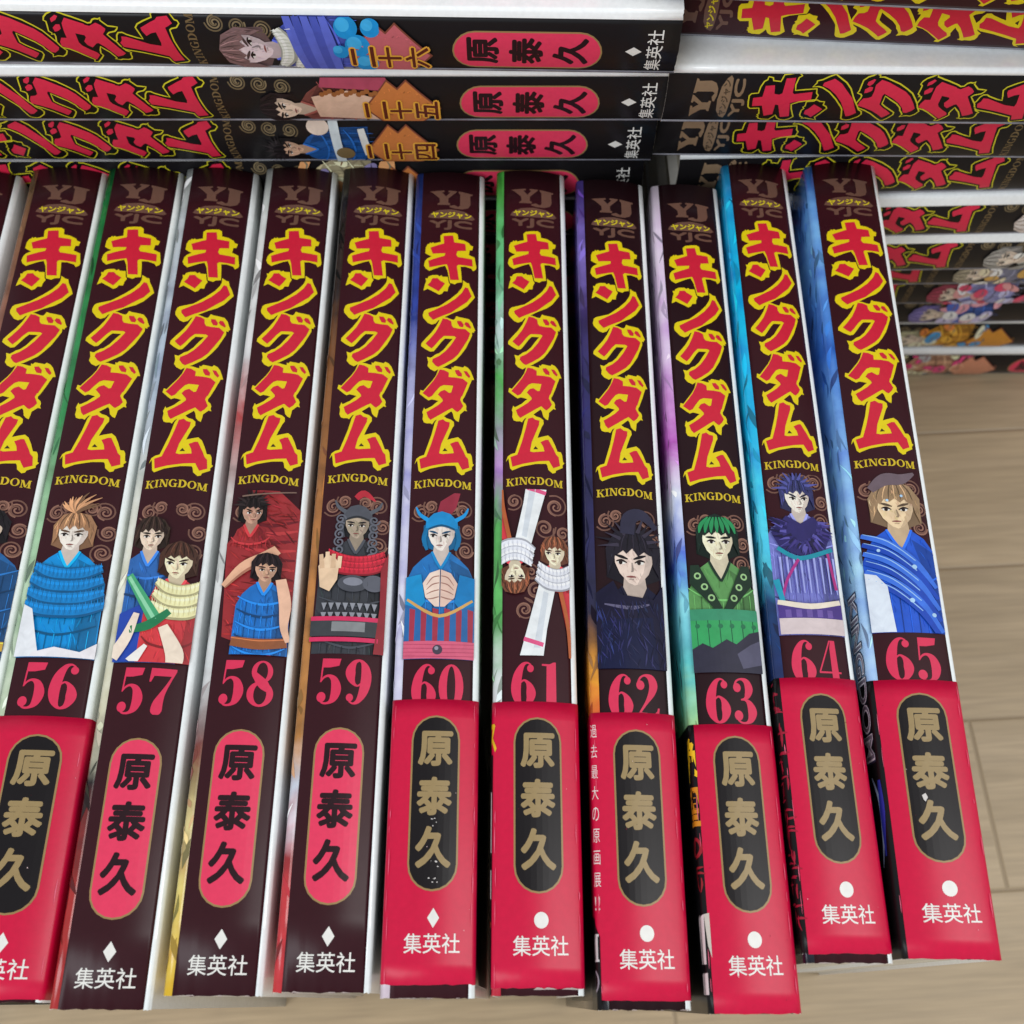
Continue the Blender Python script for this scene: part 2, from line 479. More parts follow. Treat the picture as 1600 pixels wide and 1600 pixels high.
TITLE = {
'KI_Y':[(-2.26,18.38),(-1.64,17.8),(-0.11,17.55),(1.29,17.47),(1.91,17.88),(2.07,19.28),(3.48,19.45),(4.72,20.02),(5.06,20.6),(5.75,20.76),(5.52,21.9),(4.9,22.07),(4.74,23.45),(5.49,23.69),(6.17,23.94),(6.36,25.23),(6.64,26.68),(6.45,27.32),(5.83,27.88),(5.43,27.24),(3.93,26.92),(2.76,27.08),(2.95,28.6),(3.18,31.46),(2.09,31.7),(1.54,32.17),(0.32,31.85),(0.13,30.83),(-0.33,28.44),(-0.94,27.08),(-2.1,27.4),(-4.7,28.44),(-5.66,27.64),(-6.1,26.76),(-5.87,25.55),(-5.39,24.91),(-4.29,24.34),(-5.11,23.86),(-5.87,23.29),(-5.8,21.66),(-5.39,20.76),(-4.97,20.68),(-4.7,20.27),(-4.42,20.6),(-4.07,20.27),(-3.73,20.6),(-2.13,20.27),(-2.2,19.53)],
'KI_R':[(-1.5,18.54),(0.79,18.3),(1.12,20.27),(3.82,20.43),(3.99,22.39),(1.92,22.72),(1.7,23.77),(2.04,24.42),(5.54,24.58),(5.71,26.6),(2.29,26.6),(1.87,27.0),(2.44,30.91),(0.4,31.06),(-0.19,27.64),(-0.52,26.68),(-4.7,27.48),(-5.04,25.55),(-1.12,24.26),(-0.98,23.53),(-4.01,23.61),(-4.63,21.82),(-1.31,20.68)],
'NA_Y':[(-5.59,30.43),(-5.11,30.59),(-4.84,30.03),(-4.02,29.71),(-2.66,29.71),(-2.18,30.11),(-1.77,29.79),(-1.43,30.19),(-0.21,30.19),(0.05,31.78),(0.39,32.33),(-0.03,33.19),(-0.17,34.21),(-1.05,34.21),(-1.46,34.92),(-2.14,35.23),(-2.95,34.68),(-3.76,34.21),(-4.98,33.43),(-5.99,33.9),(-5.66,32.09),(-5.38,31.3)],
'NA_R':[(-3.89,30.59),(-2.66,30.59),(-2.12,31.22),(-0.83,32.09),(-1.59,33.35),(-2.27,34.29),(-3.22,33.67),(-5.04,32.41),(-4.3,31.62)],
'NB_Y':[(3.39,30.83),(4.4,31.46),(4.88,31.46),(5.2,32.56),(5.86,33.82),(6.37,35.15),(5.4,36.63),(4.57,37.88),(3.21,39.11),(1.05,40.28),(-0.43,41.2),(-1.1,41.66),(-2.18,42.27),(-2.71,43.03),(-3.65,43.34),(-4.58,42.88),(-5.78,41.35),(-5.92,40.59),(-5.65,39.51),(-5.11,39.12),(-4.04,38.89),(-2.16,38.43),(-1.35,37.88),(0.55,36.32),(2.19,34.61),(3.16,33.04),(3.44,32.09)],
'NB_R':[(3.98,32.72),(4.65,32.88),(5.57,35.0),(4.46,36.79),(2.41,38.65),(0.78,40.12),(-1.37,41.12),(-3.38,42.12),(-4.44,40.89),(-4.58,40.12),(-2.7,39.2),(-0.27,37.88),(1.77,36.17),(3.28,34.29)],
'GU_Y':[(-1.64,41.66),(-1.1,41.35),(-0.3,41.43),(0.9,41.89),(1.43,41.96),(1.7,41.73),(2.05,40.89),(2.65,41.12),(3.72,41.2),(5.05,41.35),(5.84,42.27),(6.15,43.18),(6.6,44.17),(6.26,44.47),(6.26,44.85),(5.79,44.78),(5.84,45.68),(5.35,46.97),(4.39,49.36),(3.31,51.14),(2.24,52.62),(0.91,53.65),(-0.4,54.53),(-1.45,54.97),(-2.63,55.71),(-3.68,55.12),(-4.33,54.24),(-4.2,53.21),(-4.52,51.89),(-3.67,52.18),(-3.01,51.74),(-2.48,51.29),(-1.69,51.0),(-0.63,49.96),(0.44,48.31),(1.31,47.12),(-0.48,47.12),(-1.14,47.87),(-2.48,49.81),(-3.01,50.48),(-3.8,50.55),(-4.98,49.81),(-6.04,48.91),(-5.97,48.17),(-4.98,46.97),(-3.65,45.46),(-2.58,43.79)],
'GU_R':[(-1.1,41.73),(-0.04,41.89),(0.89,42.42),(1.02,43.49),(1.41,44.1),(2.74,44.25),(4.2,44.17),(5.39,45.16),(4.82,46.97),(3.6,49.36),(2.65,51.14),(1.45,52.48),(-0.4,53.8),(-1.84,54.61),(-2.5,54.24),(-3.28,53.21),(-3.14,52.48),(-1.7,51.74),(-0.37,50.55),(0.96,48.76),(2.11,46.66),(1.65,46.36),(-0.74,46.44),(-1.67,47.42),(-2.74,48.91),(-3.53,49.73),(-4.32,49.06),(-4.98,48.31),(-4.05,47.27),(-2.72,45.46),(-1.78,43.49)],
'GM1_R':[(2.23,42.19),(3.17,42.12),(3.82,43.03),(3.68,43.72),(2.88,43.72),(2.36,42.88)],
'GM2_R':[(4.23,42.27),(4.9,42.35),(5.55,43.49),(5.41,43.87),(4.48,43.49),(3.96,42.88)],
'DA_Y':[(-1.72,54.97),(-1.19,54.68),(-0.15,54.83),(0.9,55.12),(1.29,55.12),(1.23,54.46),(1.56,54.68),(1.95,54.17),(3.26,54.32),(3.91,54.39),(4.18,53.95),(4.96,54.24),(5.6,54.97),(6.1,56.14),(6.48,57.16),(5.95,57.31),(5.68,58.18),(5.54,58.47),(5.13,59.77),(4.31,61.92),(3.94,62.59),(4.01,63.14),(4.59,63.6),(4.82,64.24),(4.73,64.87),(4.97,65.42),(4.39,65.33),(3.89,65.87),(3.38,66.42),(3.29,67.32),(3.11,68.31),(2.54,68.04),(2.05,67.5),(1.74,66.24),(1.41,65.78),(0.42,66.6),(-0.25,67.14),(-0.91,67.41),(-2.23,68.22),(-2.81,69.12),(-3.22,68.85),(-4.04,68.85),(-4.69,68.58),(-5.02,67.77),(-4.94,66.6),(-5.15,66.05),(-4.77,64.87),(-4.53,65.33),(-4.03,65.15),(-2.87,64.51),(-2.04,63.69),(-1.54,63.32),(-2.37,63.05),(-3.11,62.87),(-3.78,63.14),(-4.52,62.59),(-5.85,61.4),(-5.95,61.34),(-5.76,60.34),(-5.11,60.63),(-4.08,59.33),(-3.03,58.03),(-2.25,56.73)],
'DA_R':[(-1.46,55.27),(-0.41,55.41),(0.63,56.0),(0.62,57.16),(2.18,57.16),(3.87,57.31),(5.03,58.18),(4.48,59.77),(3.8,61.77),(3.62,61.86),(3.36,62.77),(4.08,64.24),(3.57,65.15),(2.82,65.87),(2.41,65.69),(1.59,64.96),(0.42,65.69),(-0.9,66.6),(-2.06,67.32),(-3.21,68.04),(-3.79,67.32),(-4.2,66.05),(-2.87,65.24),(-1.55,64.33),(-0.55,63.32),(-0.63,62.87),(-1.7,61.67),(-1.19,60.94),(-0.97,60.77),(-0.19,60.48),(0.83,61.2),(1.29,61.06),(1.7,59.33),(-0.44,59.26),(-1.22,59.62),(-2.27,60.91),(-3.05,62.06),(-3.78,62.41),(-5.24,61.2),(-3.95,59.62),(-2.77,58.03),(-1.99,56.58)],
'DM1_R':[(2.01,55.27),(2.86,55.12),(3.63,56.0),(3.62,56.8),(2.7,56.73),(2.19,56.0)],
'DM2_R':[(4.03,55.27),(4.81,55.27),(5.58,56.43),(5.31,56.94),(4.54,56.29)],
'MU_Y':[(-1.73,67.86),(-0.57,66.78),(0.08,67.32),(0.41,67.59),(1.39,67.86),(2.04,68.4),(2.11,69.3),(1.69,70.01),(1.02,71.8),(0.68,72.86),(1.66,72.51),(3.06,72.06),(3.86,72.68),(4.57,74.1),(5.19,75.77),(5.92,75.77),(6.23,76.38),(6.44,78.12),(6.76,78.3),(6.26,78.99),(6.33,79.51),(4.79,80.37),(4.62,80.89),(3.97,81.15),(3.02,80.37),(2.79,79.34),(2.55,78.99),(0.29,79.16),(-2.93,79.86),(-5.02,80.72),(-5.51,80.2),(-5.91,77.77),(-6.48,78.64),(-6.07,77.34),(-5.35,76.82),(-4.38,76.55),(-3.89,74.98),(-2.9,71.8),(-2.23,68.76)],
'MU_H':[(-0.32,75.68),(0.17,74.89),(0.82,75.59)],
'MU_R':[(-1.41,68.22),(-0.42,67.86),(0.23,68.4),(1.14,68.58),(1.04,69.66),(0.2,71.8),(-0.63,73.92),(-1.05,76.2),(-0.33,76.38),(2.19,76.03),(1.96,74.98),(1.32,73.83),(2.47,73.21),(3.12,73.13),(4.39,75.5),(4.85,76.55),(5.41,77.08),(5.69,79.16),(4.15,79.86),(3.52,78.82),(3.21,78.21),(1.11,78.47),(-2.45,79.16),(-5.02,79.86),(-5.43,77.51),(-3.89,76.99),(-2.91,74.1),(-2.08,71.08)],
'LE':[(-5.53,12.75),(-4.97,11.74),(-2.86,10.81),(0.23,10.56),(3.46,10.98),(5.41,11.91),(6.1,12.75),(5.39,13.25),(0.21,13.42),(-4.27,13.17)],
'T_BOX':[(-4.83,11.23),(5.53,13.25)],
'YJC_BOX':[(-5.18,13.92),(5.61,16.58)],
'KD_BOX':[(-6.47,82.35),(6.7,84.74)],
'LY':[(-5.3,5.1),(-1.6,4.9),(-1.6,5.3),(-2.2,5.5),(-1.2,6.7),(-.2,5.5),(-.7,5.3),(-.6,4.9),(1.5,5.0),(1.3,5.4),(-.6,7.3),(-.6,8.6),(-.1,8.8),(-.2,9.3),(-3.3,9.2),(-3.2,8.8),(-2.7,8.5),(-2.8,7.3),(-4.5,5.6)],
'LJ':[(1.9,5.0),(5.4,5.4),(5.3,5.8),(4.8,6.0),(4.9,8.6),(4.4,9.7),(3.0,10.3),(1.2,10.3),(-.3,9.9),(-.2,9.5),(.9,9.2),(1.9,9.7),(2.3,9.2),(2.3,5.9),(1.9,5.5)],
}

# ------------------------------------------------------------------ printed marks


def title(pr, new=True):
    if new:
        y, r = ink(YELLOW), ink(RED)
        for k in ('MU_Y', 'DA_Y', 'GU_Y', 'NB_Y', 'NA_Y', 'KI_Y'):
            pr.poly(TITLE[k], y, .004)
        pr.poly(TITLE['MU_H'], ink((60, 40, 20)), .004)
    else:
        y, r = ink((206, 196, 40)), ink((212, 40, 72))
        d = ink((14, 12, 12))
        for k in ('MU', 'DA', 'GU', 'NB', 'NA', 'KI'):
            P = TITLE[k + '_Y']
            cx = sum(p[0] for p in P) / len(P); cy = sum(p[1] for p in P) / len(P)
            Q = [(cx + (p[0] - cx) * 1.05, cy + (p[1] - cy) * 1.04) for p in P]
            pr.poly(Q, y, .004)
            n = len(Q)
            ar = sum(Q[i][0] * Q[(i + 1) % n][1] - Q[(i + 1) % n][0] * Q[i][1] for i in range(n))
            sg = 1 if ar > 0 else -1
            S = []
            for i in range(n):
                a, b, c = Q[i - 1], Q[i], Q[(i + 1) % n]
                d1 = Vector((b[0] - a[0], b[1] - a[1])).normalized(); d2 = Vector((c[0] - b[0], c[1] - b[1])).normalized()
                nn = Vector((-d1.y - d2.y, d1.x + d2.x)) * sg
                nn = nn.normalized() if nn.length > .3 else Vector((0, 0))
                S.append((b[0] + nn.x * .3, b[1] + nn.y * .3))
            pr.poly(S, d, .004)
    for k in ('MU', 'DA', 'DM1', 'DM2', 'GU', 'GM1', 'GM2', 'NB', 'NA', 'KI'):
        pr.poly(TITLE[k + '_R'], r, .004)


def logo(pr, new=True):
    t = ink(TAN if new else (132, 108, 84))
    pr.poly(TITLE['LY'], t); pr.poly(TITLE['LJ'], t); pr.poly(TITLE['LE'], t)
    pr.text("ヤンジャン", ink((214, 196, 30) if new else (70, 56, 42)), -4.7, 11.3, 9.9, 1.75, .03)
    pr.heavy("YJC", t, -5.2, 13.75, 10.6, 2.95, .17)


def serif(pr, ch, x, y, w, h, m):
    """Roman capitals with thick and thin stems and slab serifs, box (x, y, w, h)"""
    T, t = .24, .10

    def q(a, b, c, d):
        pr.poly([(x + a * w, y + b * h), (x + c * w, y + b * h), (x + c * w, y + d * h), (x + a * w, y + d * h)], m, .002)

    def st(a, b, c, d, k):
        pr.poly([(x + (a - k / 2) * w, y + b * h), (x + (a + k / 2) * w, y + b * h), (x + (c + k / 2) * w, y + d * h), (x + (c - k / 2) * w, y + d * h)], m, .002)
    if ch == 'K':
        q(.12, 0, .36, 1); q(0, 0, .48, .09); q(0, .91, .48, 1)
        st(.86, .02, .3, .6, t); st(.5, .4, .86, 1, T); q(.66, 0, 1, .09); q(.62, .91, 1.04, 1)
    elif ch == 'I':
        q(.3, 0, .72, 1); q(.05, 0, .95, .09); q(.05, .91, .95, 1)
    elif ch == 'N':
        q(.12, 0, .22, 1); q(0, .91, .36, 1); q(0, 0, .3, .09); q(.8, 0, .9, 1); q(.66, 0, 1, .09)
        st(.22, 0, .8, 1, T)
    elif ch in 'OG':
        if ch == 'O':
            pr.ring(x + w / 2, y + h / 2, w / 2, h * .52, w * .27, h * .44, m, lift=.002)
        else:
            pts = []
            for i in range(22):
                a = R(-40 - i * 13.5)
                k = T * (.25 + .75 * abs(math.cos(a)))
                pts.append((x + w / 2 + .40 * w * math.cos(a), y + h / 2 + .47 * h * math.sin(a), k * w))
            pr.stroke(pts, m, sub=1, lift=.002)
            q(.66, .55, .9, 1); q(.55, .5, 1, .58)
    elif ch == 'D':
        q(.1, 0, .34, 1); q(0, 0, .4, .08); q(0, .92, .4, 1)
        pts = []
        for i in range(13):
            a = R(-90 + i * 15)
            pts.append((x + .36 * w + .5 * w * math.cos(a), y + h / 2 + .47 * h * math.sin(a), w * (.08 + .18 * abs(math.cos(a)))))
        pr.stroke(pts, m, sub=1, lift=.002)
    elif ch == 'M':
        q(.08, 0, .16, 1); q(0, .91, .26, 1); q(0, 0, .26, .09)
        st(.18, 0, .48, .9, .2); st(.78, 0, .5, .95, .08); q(.72, 0, .92, 1); q(.62, .91, 1, 1); q(.72, 0, 1, .09)


def subtitle(pr, m=None, s=82.3):
    m = m or ink((206, 178, 40))
    x = -6.4
    for ch, w in zip("KINGDOM", (1.9, .95, 1.95, 1.85, 1.85, 1.9, 2.15)):
        mid = x + w / 2
        serif(pr, ch, x, s + .55 * (mid / 6.5) ** 2, w - .12, 1.75, m)
        x += w + .03


def digit(pr, d, x, y, w, h, m):
    """Bodoni-like figure in the box (x, y, w, h)"""
    def P(pts): return [(x + a / .62 * w, y + (1 - b) * h) for a, b in pts]
    def S(pts): return [(x + a / .62 * w, y + (1 - b) * h, k / .62 * w) for a, b, k in pts]
    lf = .0015

    def ball(a, b, r): pr.ell(x + a / .62 * w, y + (1 - b) * h, r / .62 * w, r * h * 1.0, m, lift=lf)
    if d == '6' or d == '9':
        big = [(.50, .93, .04), (.40, .975, .05), (.28, .91, .12), (.17, .7, .22), (.12, .42, .25), (.15, .2, .2), (.23, .06, .09), (.32, .02, .05)]
        bowl = [(.30, .02, .05), (.41, .07, .11), (.485, .2, .2), (.50, .32, .235), (.47, .45, .17), (.40, .55, .08), (.31, .585, .045), (.2, .5, .04)]
        bl = (.49, .85, .085)
        if d == '9':
            big = [(.62 - a, 1 - b, k) for a, b, k in big]; bowl = [(.62 - a, 1 - b, k) for a, b, k in bowl]
            bl = (.62 - bl[0], 1 - bl[1], bl[2])
        pr.stroke(S(big), m, lift=lf); pr.stroke(S(bowl), m, lift=lf); ball(*bl)
    elif d == '0':
        pr.ring(x + w / 2, y + h / 2, w / 2, h / 2, w * .17, h * .455, m, lift=lf)
    elif d == '1':
        pr.poly(P([(.2, .06), (.06, .045), (.06, 0), (.6, 0), (.6, .045), (.46, .06), (.46, 1), (.40, 1), (.30, .955), (.1, .955), (.1, .915), (.22, .91)]), m, lf)
    elif d == '2':
        pr.stroke(S([(.07, .78, .06), (.14, .92, .05), (.27, .98, .06), (.42, .92, .18), (.48, .76, .22), (.42, .58, .17), (.28, .38, .08), (.12, .18, .05), (.05, .06, .05)]), m, lift=lf)
        ball(.14, .76, .105)
        pr.poly(P([(.02, 0), (.03, .09), (.12, .17), (.28, .16), (.46, .13), (.55, .2), (.575, .27), (.62, .27), (.58, 0)]), m, lf)
    elif d == '3':
        pr.stroke(S([(.07, .82, .05), (.14, .94, .05), (.27, .98, .06), (.40, .92, .16), (.455, .77, .21), (.40, .62, .15), (.32, .55, .06), (.22, .525, .035)]), m, lift=lf)
        pr.stroke(S([(.22, .525, .035), (.34, .52, .06), (.44, .44, .16), (.50, .27, .24), (.44, .1, .16), (.32, .025, .06), (.18, .03, .05), (.08, .12, .05)]), m, lift=lf)
        ball(.14, .79, .10); ball(.13, .18, .11)
    elif d == '4':
        pr.poly(P([(.36, 1), (.40, 1), (.06, .29), (.02, .29)]), m, lf)
        pr.poly(P([(.02, .25), (.02, .29), (.62, .29), (.62, .25)]), m, lf)
        pr.poly(P([(.33, 0), (.36, .06), (.36, .82), (.40, 1), (.52, 1), (.55, .06), (.58, 0)]), m, lf)
    elif d == '5':
        pr.poly(P([(.10, .80), (.11, 1), (.56, .995), (.52, .84), (.3, .80)]), m, lf)
        pr.poly(P([(.10, .82), (.14, .82), (.12, .5), (.08, .47)]), m, lf)
        pr.stroke(S([(.09, .48, .03), (.17, .58, .05), (.29, .615, .07), (.42, .53, .17), (.48, .33, .24), (.43, .13, .18), (.32, .03, .07), (.18, .02, .05), (.09, .09, .05)]), m, lift=lf)
        ball(.13, .15, .11)
    elif d == '7':
        pr.poly(P([(.04, 1), (.62, .99), (.62, .93), (.54, .83), (.12, .83), (.06, .70), (.02, .70)]), m, lf)
        pr.stroke(S([(.60, .95, .05), (.48, .7, .06), (.36, .46, .12), (.28, .25, .23), (.26, .1, .26), (.26, .03, .2), (.26, 0, .12)]), m, lift=lf)
    elif d == '8':
        c1, c2 = (.32, .755), (.31, .265)
        pr.ring(x + c1[0] / .62 * w, y + (1 - c1[1]) * h, .25 / .62 * w, .245 * h, .13 / .62 * w, .205 * h, m, lift=lf)
        pr.ring(x + c2[0] / .62 * w, y + (1 - c2[1]) * h, .31 / .62 * w, .275 * h, .15 / .62 * w, .225 * h, m, lift=lf)
        pr.stroke(S([(.14, .72, .1), (.24, .6, .2), (.38, .47, .24), (.5, .36, .14)]), m, lift=lf)


def number(pr, n, s=122.8, u=0):
    m = ink((212, 48, 84))
    digit(pr, n[0], u - 5.25, s, 5.0, 9.1, m); digit(pr, n[1], u + .25, s, 5.0, 9.1, m)


def capsule(w, s0, s1, u=0, n=10):
    r = w / 2; pts = []
    for i in range(n + 1):
        a = math.pi + math.pi * i / n
        pts.append((u + r * math.cos(a), s0 + r + r * math.sin(a)))
    for i in range(n + 1):
        a = math.pi * i / n
        pts.append((u + r * math.cos(a), s1 - r + r * math.sin(a)))
    return pts


def author(pr, s, on_band, u=0, cut=0.0):
    fill, txt = (INK_BLACK, (150, 128, 88)) if on_band else ((222, 58, 92), (40, 20, 26))
    pr.poly(capsule(9.5, s, s + 32.2 - cut, u), ink(GOLD)); pr.poly(capsule(8.8, s + .35, s + 31.85 - cut, u), ink(fill))
    for ch, a, h in (("原", 3.0, 6.7), ("泰", 11.7, 7.1), ("久", 20.7, 7.5)):
        pr.heavy(ch, ink(txt), u - 3.4, s + a, 6.8, h, .27)


def publisher(pr, s, dot, u=0):
    w = ink((226, 224, 218))
    if dot:
        pr.ell(u + .4, s, 1.35, 1.4, w)
    else:
        pr.poly([(u + .4, s - 1.7), (u + 1.5, s), (u + .4, s + 1.7), (u - .7, s)], w)
    pr.text("集英社", w, u - 4.9, s + 2.6, 10.3, 3.35, .004)


def scroll(pr, cx, cy, r, f=1, a0=0, col=SCROLL):
    pts = []
    for i in range(16):
        t = i / 15
        a = R(a0 + 520 * t) * f
        rr = r * (1 - .85 * t)
        pts.append((cx + rr * math.cos(a), cy + rr * math.sin(a), .34))
    pr.stroke(pts, ink(col), sub=2)


def clouds(pr, s, side=1):
    for dx, dy, r, f, a in ((4.6, 1.5, 1.7, 1, 90), (5.7, 6, 1.5, -1, 40), (5.2, 10.5, 1.7, 1, 0), (-4.6, 2, 1.7, -1, 90), (2.0, 1.0, 1.3, 1, 200), (-2.4, .8, 1.3, -1, 20)):
        scroll(pr, dx * side, s + dy, r, f, a)
        scroll(pr, dx * side, s + dy, r * 1.35, f, a + 120, (112, 78, 66))


def inside(x, y, P):
    c = False
    for i in range(len(P)):
        (x1, y1), (x2, y2) = P[i - 1], P[i]
        if (y1 > y) != (y2 > y) and x < (x2 - x1) * (y - y1) / (y2 - y1) + x1:
            c = not c
    return c


def brush(pr, P, col, n, rng, ang=90, spread=25, ln=(1, 2.6), w=(.1, .32), lo=.62, hi=1.4, lean=.5):
    """short painted strokes that fill a shape, darker towards one side as a painter models a form"""
    xs = [p[0] for p in P]; ys = [p[1] for p in P]
    done = 0
    for _ in range(n * 6):
        x = rng.uniform(min(xs), max(xs)); y = rng.uniform(min(ys), max(ys))
        a = R(ang + rng.uniform(-spread, spread)); L = rng.uniform(*ln) / 2
        dx, dy = L * math.cos(a), L * math.sin(a)
        if inside(x, y, P) and inside(x + dx, y + dy, P) and inside(x - dx, y - dy, P):
            t = (x - min(xs)) / (max(xs) - min(xs) + .01)
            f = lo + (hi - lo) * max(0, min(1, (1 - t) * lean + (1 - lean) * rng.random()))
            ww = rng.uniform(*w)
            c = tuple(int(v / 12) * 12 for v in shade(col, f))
            pr.stroke([(x - dx, y - dy, .04), (x + rng.uniform(-.12, .12), y, ww), (x + dx, y + dy, .04)], ink(c), sub=2, lift=.0009)
            done += 1
            if done >= n:
                return


def wob(rng, pts, k):
    return [(x + rng.uniform(-k, k), y + rng.uniform(-k, k)) for x, y in pts]


def shade(c, f):
    return tuple(max(0, min(255, int(v * f))) for v in c)


def figure(pr, cu, s0, hw, s1, hair, robe, skin=(232, 208, 186), trim=None, kind='', wide=2.2, seed=1, belt=None, rows=5):
    """a plain, faceless painted figure: hair, a bare oval, shoulders in a robe or scale armour"""
    rng = random.Random(seed)
    trim = trim or shade(robe, 1.35)
    dk, lt = shade(robe, .6), shade(robe, 1.3)
    nk = s0 + 2.35 * hw
    sh = [(cu - .45 * hw, nk - .1 * hw), (cu - 1.1 * hw, nk + .35 * hw), (cu - wide * .8 * hw, nk + .9 * hw), (cu - wide * hw, nk + 1.8 * hw), (cu - wide * 1.05 * hw, s1),
          (cu + wide * 1.05 * hw, s1), (cu + wide * hw, nk + 1.8 * hw), (cu + wide * .8 * hw, nk + .9 * hw), (cu + 1.1 * hw, nk + .35 * hw), (cu + .45 * hw, nk - .1 * hw)]
    back = [(cu - 1.15 * hw, s0 + 1.9 * hw), (cu - 1.1 * hw, s0 + .6 * hw), (cu, s0), (cu + 1.1 * hw, s0 + .6 * hw), (cu + 1.15 * hw, s0 + 1.9 * hw), (cu, s0 + 2.4 * hw)]
    pr.poly(back, ink(shade(hair, .8)))
    pr.poly(sh, ink(robe))
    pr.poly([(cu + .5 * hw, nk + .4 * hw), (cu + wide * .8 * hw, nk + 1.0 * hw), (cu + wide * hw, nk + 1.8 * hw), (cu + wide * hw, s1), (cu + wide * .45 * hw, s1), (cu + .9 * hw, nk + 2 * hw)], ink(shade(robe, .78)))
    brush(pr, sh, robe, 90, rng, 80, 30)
    # folds or rows of scales
    H = s1 - nk - .9 * hw
    for i in range(rows):
        y = nk + 1.0 * hw + H * (i + .3) / rows
        c = dk if i % 2 else lt
        pr.stroke([(cu - wide * .95 * hw, y - .2 * hw, .18), (cu - hw, y + .25 * hw, .42), (cu, y + .45 * hw, .5), (cu + hw, y + .25 * hw, .42), (cu + wide * .95 * hw, y - .2 * hw, .18)], ink(c))
        if kind != 'robe':
            n = 9
            for k in range(n):
                x = cu + wide * .9 * hw * (2 * (k + .5) / n - 1)
                yy = y + .4 * hw * (1 - ((x - cu) / (wide * hw)) ** 2)
                pr.stroke([(x, yy, .16), (x + rng.uniform(-.1, .1), yy + H / rows * .8, .1)], ink(dk if k % 2 else lt))
    # neck, head
    pr.poly([(cu - .42 * hw, s0 + 1.8 * hw), (cu + .42 * hw, s0 + 1.8 * hw), (cu + .5 * hw, nk + .1 * hw), (cu, nk + .9 * hw), (cu - .5 * hw, nk + .1 * hw)], ink(shade(skin, .82)))
    pr.stroke([(cu - .55 * hw, nk - .05 * hw, .5), (cu - .3 * hw, nk + .5 * hw, .6), (cu, nk + 1.0 * hw, .5)], ink(trim))
    pr.stroke([(cu + .55 * hw, nk - .05 * hw, .5), (cu + .3 * hw, nk + .5 * hw, .6), (cu, nk + 1.02 * hw, .5)], ink(trim))
    face = [(-.8, .8), (-.78, 1.3), (-.6, 1.75), (-.25, 2.15), (0, 2.25), (.25, 2.15), (.6, 1.75), (.78, 1.3), (.8, .8), (.4, .35), (-.4, .35)]
    pr.poly([(cu + a * hw, s0 + b * hw) for a, b in face], ink(skin))
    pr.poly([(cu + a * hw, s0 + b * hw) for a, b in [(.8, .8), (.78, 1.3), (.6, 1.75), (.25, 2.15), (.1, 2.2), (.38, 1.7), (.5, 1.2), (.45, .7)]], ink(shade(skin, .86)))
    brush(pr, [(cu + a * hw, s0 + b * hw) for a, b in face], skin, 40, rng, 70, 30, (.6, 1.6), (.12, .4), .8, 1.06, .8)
    fx = rng.uniform(-.16, .16); br = rng.uniform(.02, .14)      # plain generic features, a little different each time
    for sg in (-1, 1):
        ex = fx + sg * .38
        pr.ell(cu + ex * hw, s0 + 1.29 * hw, .17 * hw, .085 * hw, ink((236, 228, 220)), n=12)
        pr.ell(cu + (ex + fx * .3) * hw, s0 + 1.29 * hw, .085 * hw, .095 * hw, ink((38, 28, 26)), n=10)
        pr.stroke([(cu + (ex - .22) * hw, s0 + (1.27 + sg * br * .4) * hw, .04 * hw), (cu + ex * hw, s0 + 1.2 * hw, .1 * hw), (cu + (ex + .22) * hw, s0 + (1.27 - sg * br * .4) * hw, .04 * hw)], ink((36, 26, 26)))
        pr.stroke([(cu + (ex - .26) * hw, s0 + (1.06 + sg * br) * hw, .05 * hw), (cu + ex * hw, s0 + 1.05 * hw, .13 * hw), (cu + (ex + .26) * hw, s0 + (1.06 - sg * br) * hw, .05 * hw)], ink(shade(hair, .6)))
    pr.stroke([(cu + (fx + .05) * hw, s0 + 1.3 * hw, .03 * hw), (cu + (fx * 1.4 + .12) * hw, s0 + 1.62 * hw, .09 * hw), (cu + fx * hw, s0 + 1.67 * hw, .03 * hw)], ink(shade(skin, .64)))
    pr.stroke([(cu + (fx - .2) * hw, s0 + 1.9 * hw, .03 * hw), (cu + fx * hw, s0 + 1.89 * hw, .08 * hw), (cu + (fx + .2) * hw, s0 + 1.9 * hw, .03 * hw)], ink((132, 70, 66)))
    pr.stroke([(cu + (fx - .1) * hw, s0 + 2.0 * hw, .02 * hw), (cu + (fx + .1) * hw, s0 + 2.0 * hw, .06 * hw)], ink(shade(skin, .74)))
    if kind == 'helm':
        h2 = trim
        pr.poly([(cu + a * hw, s0 + b * hw) for a, b in [(-1.0, 1.0), (-.95, .3), (-.5, -.15), (0, -.3), (.5, -.15), (.95, .3), (1.0, 1.0), (.6, .75), (0, .65), (-.6, .75)]], ink(h2))
        pr.stroke([(cu - hw, s0 + .95 * hw, .4), (cu, s0 + .62 * hw, .5), (cu + hw, s0 + .95 * hw, .4)], ink(shade(h2, .6)))
        for sg in (-1, 1):
            pr.stroke([(cu + sg * .9 * hw, s0 + .8 * hw, .9), (cu + sg * 1.05 * hw, s0 + 1.5 * hw, 1.0), (cu + sg * .85 * hw, s0 + 2.2 * hw, .6)], ink(shade(h2, .8)))
            pr.stroke([(cu + sg * .8 * hw, s0 + .3 * hw, .9), (cu + sg * 1.35 * hw, s0 - .1 * hw, .7), (cu + sg * 1.6 * hw, s0 - .6 * hw, .3)], ink(shade(h2, 1.1)))
    else:
        fr = [(-1.08, 1.9), (-1.15, .7), (-.75, .05), (0, -.2), (.75, .05), (1.15, .7), (1.08, 1.9), (.86, 1.4), (.78, 1.0), (.6, .98), (.44, .78), (.2, .98), (0, .7), (-.25, .96), (-.44, .76), (-.62, 1.0), (-.78, .95), (-.88, 1.4)]
        pr.poly(wob(rng, [(cu + a * hw, s0 + b * hw) for a, b in fr], .05 * hw), ink(hair))
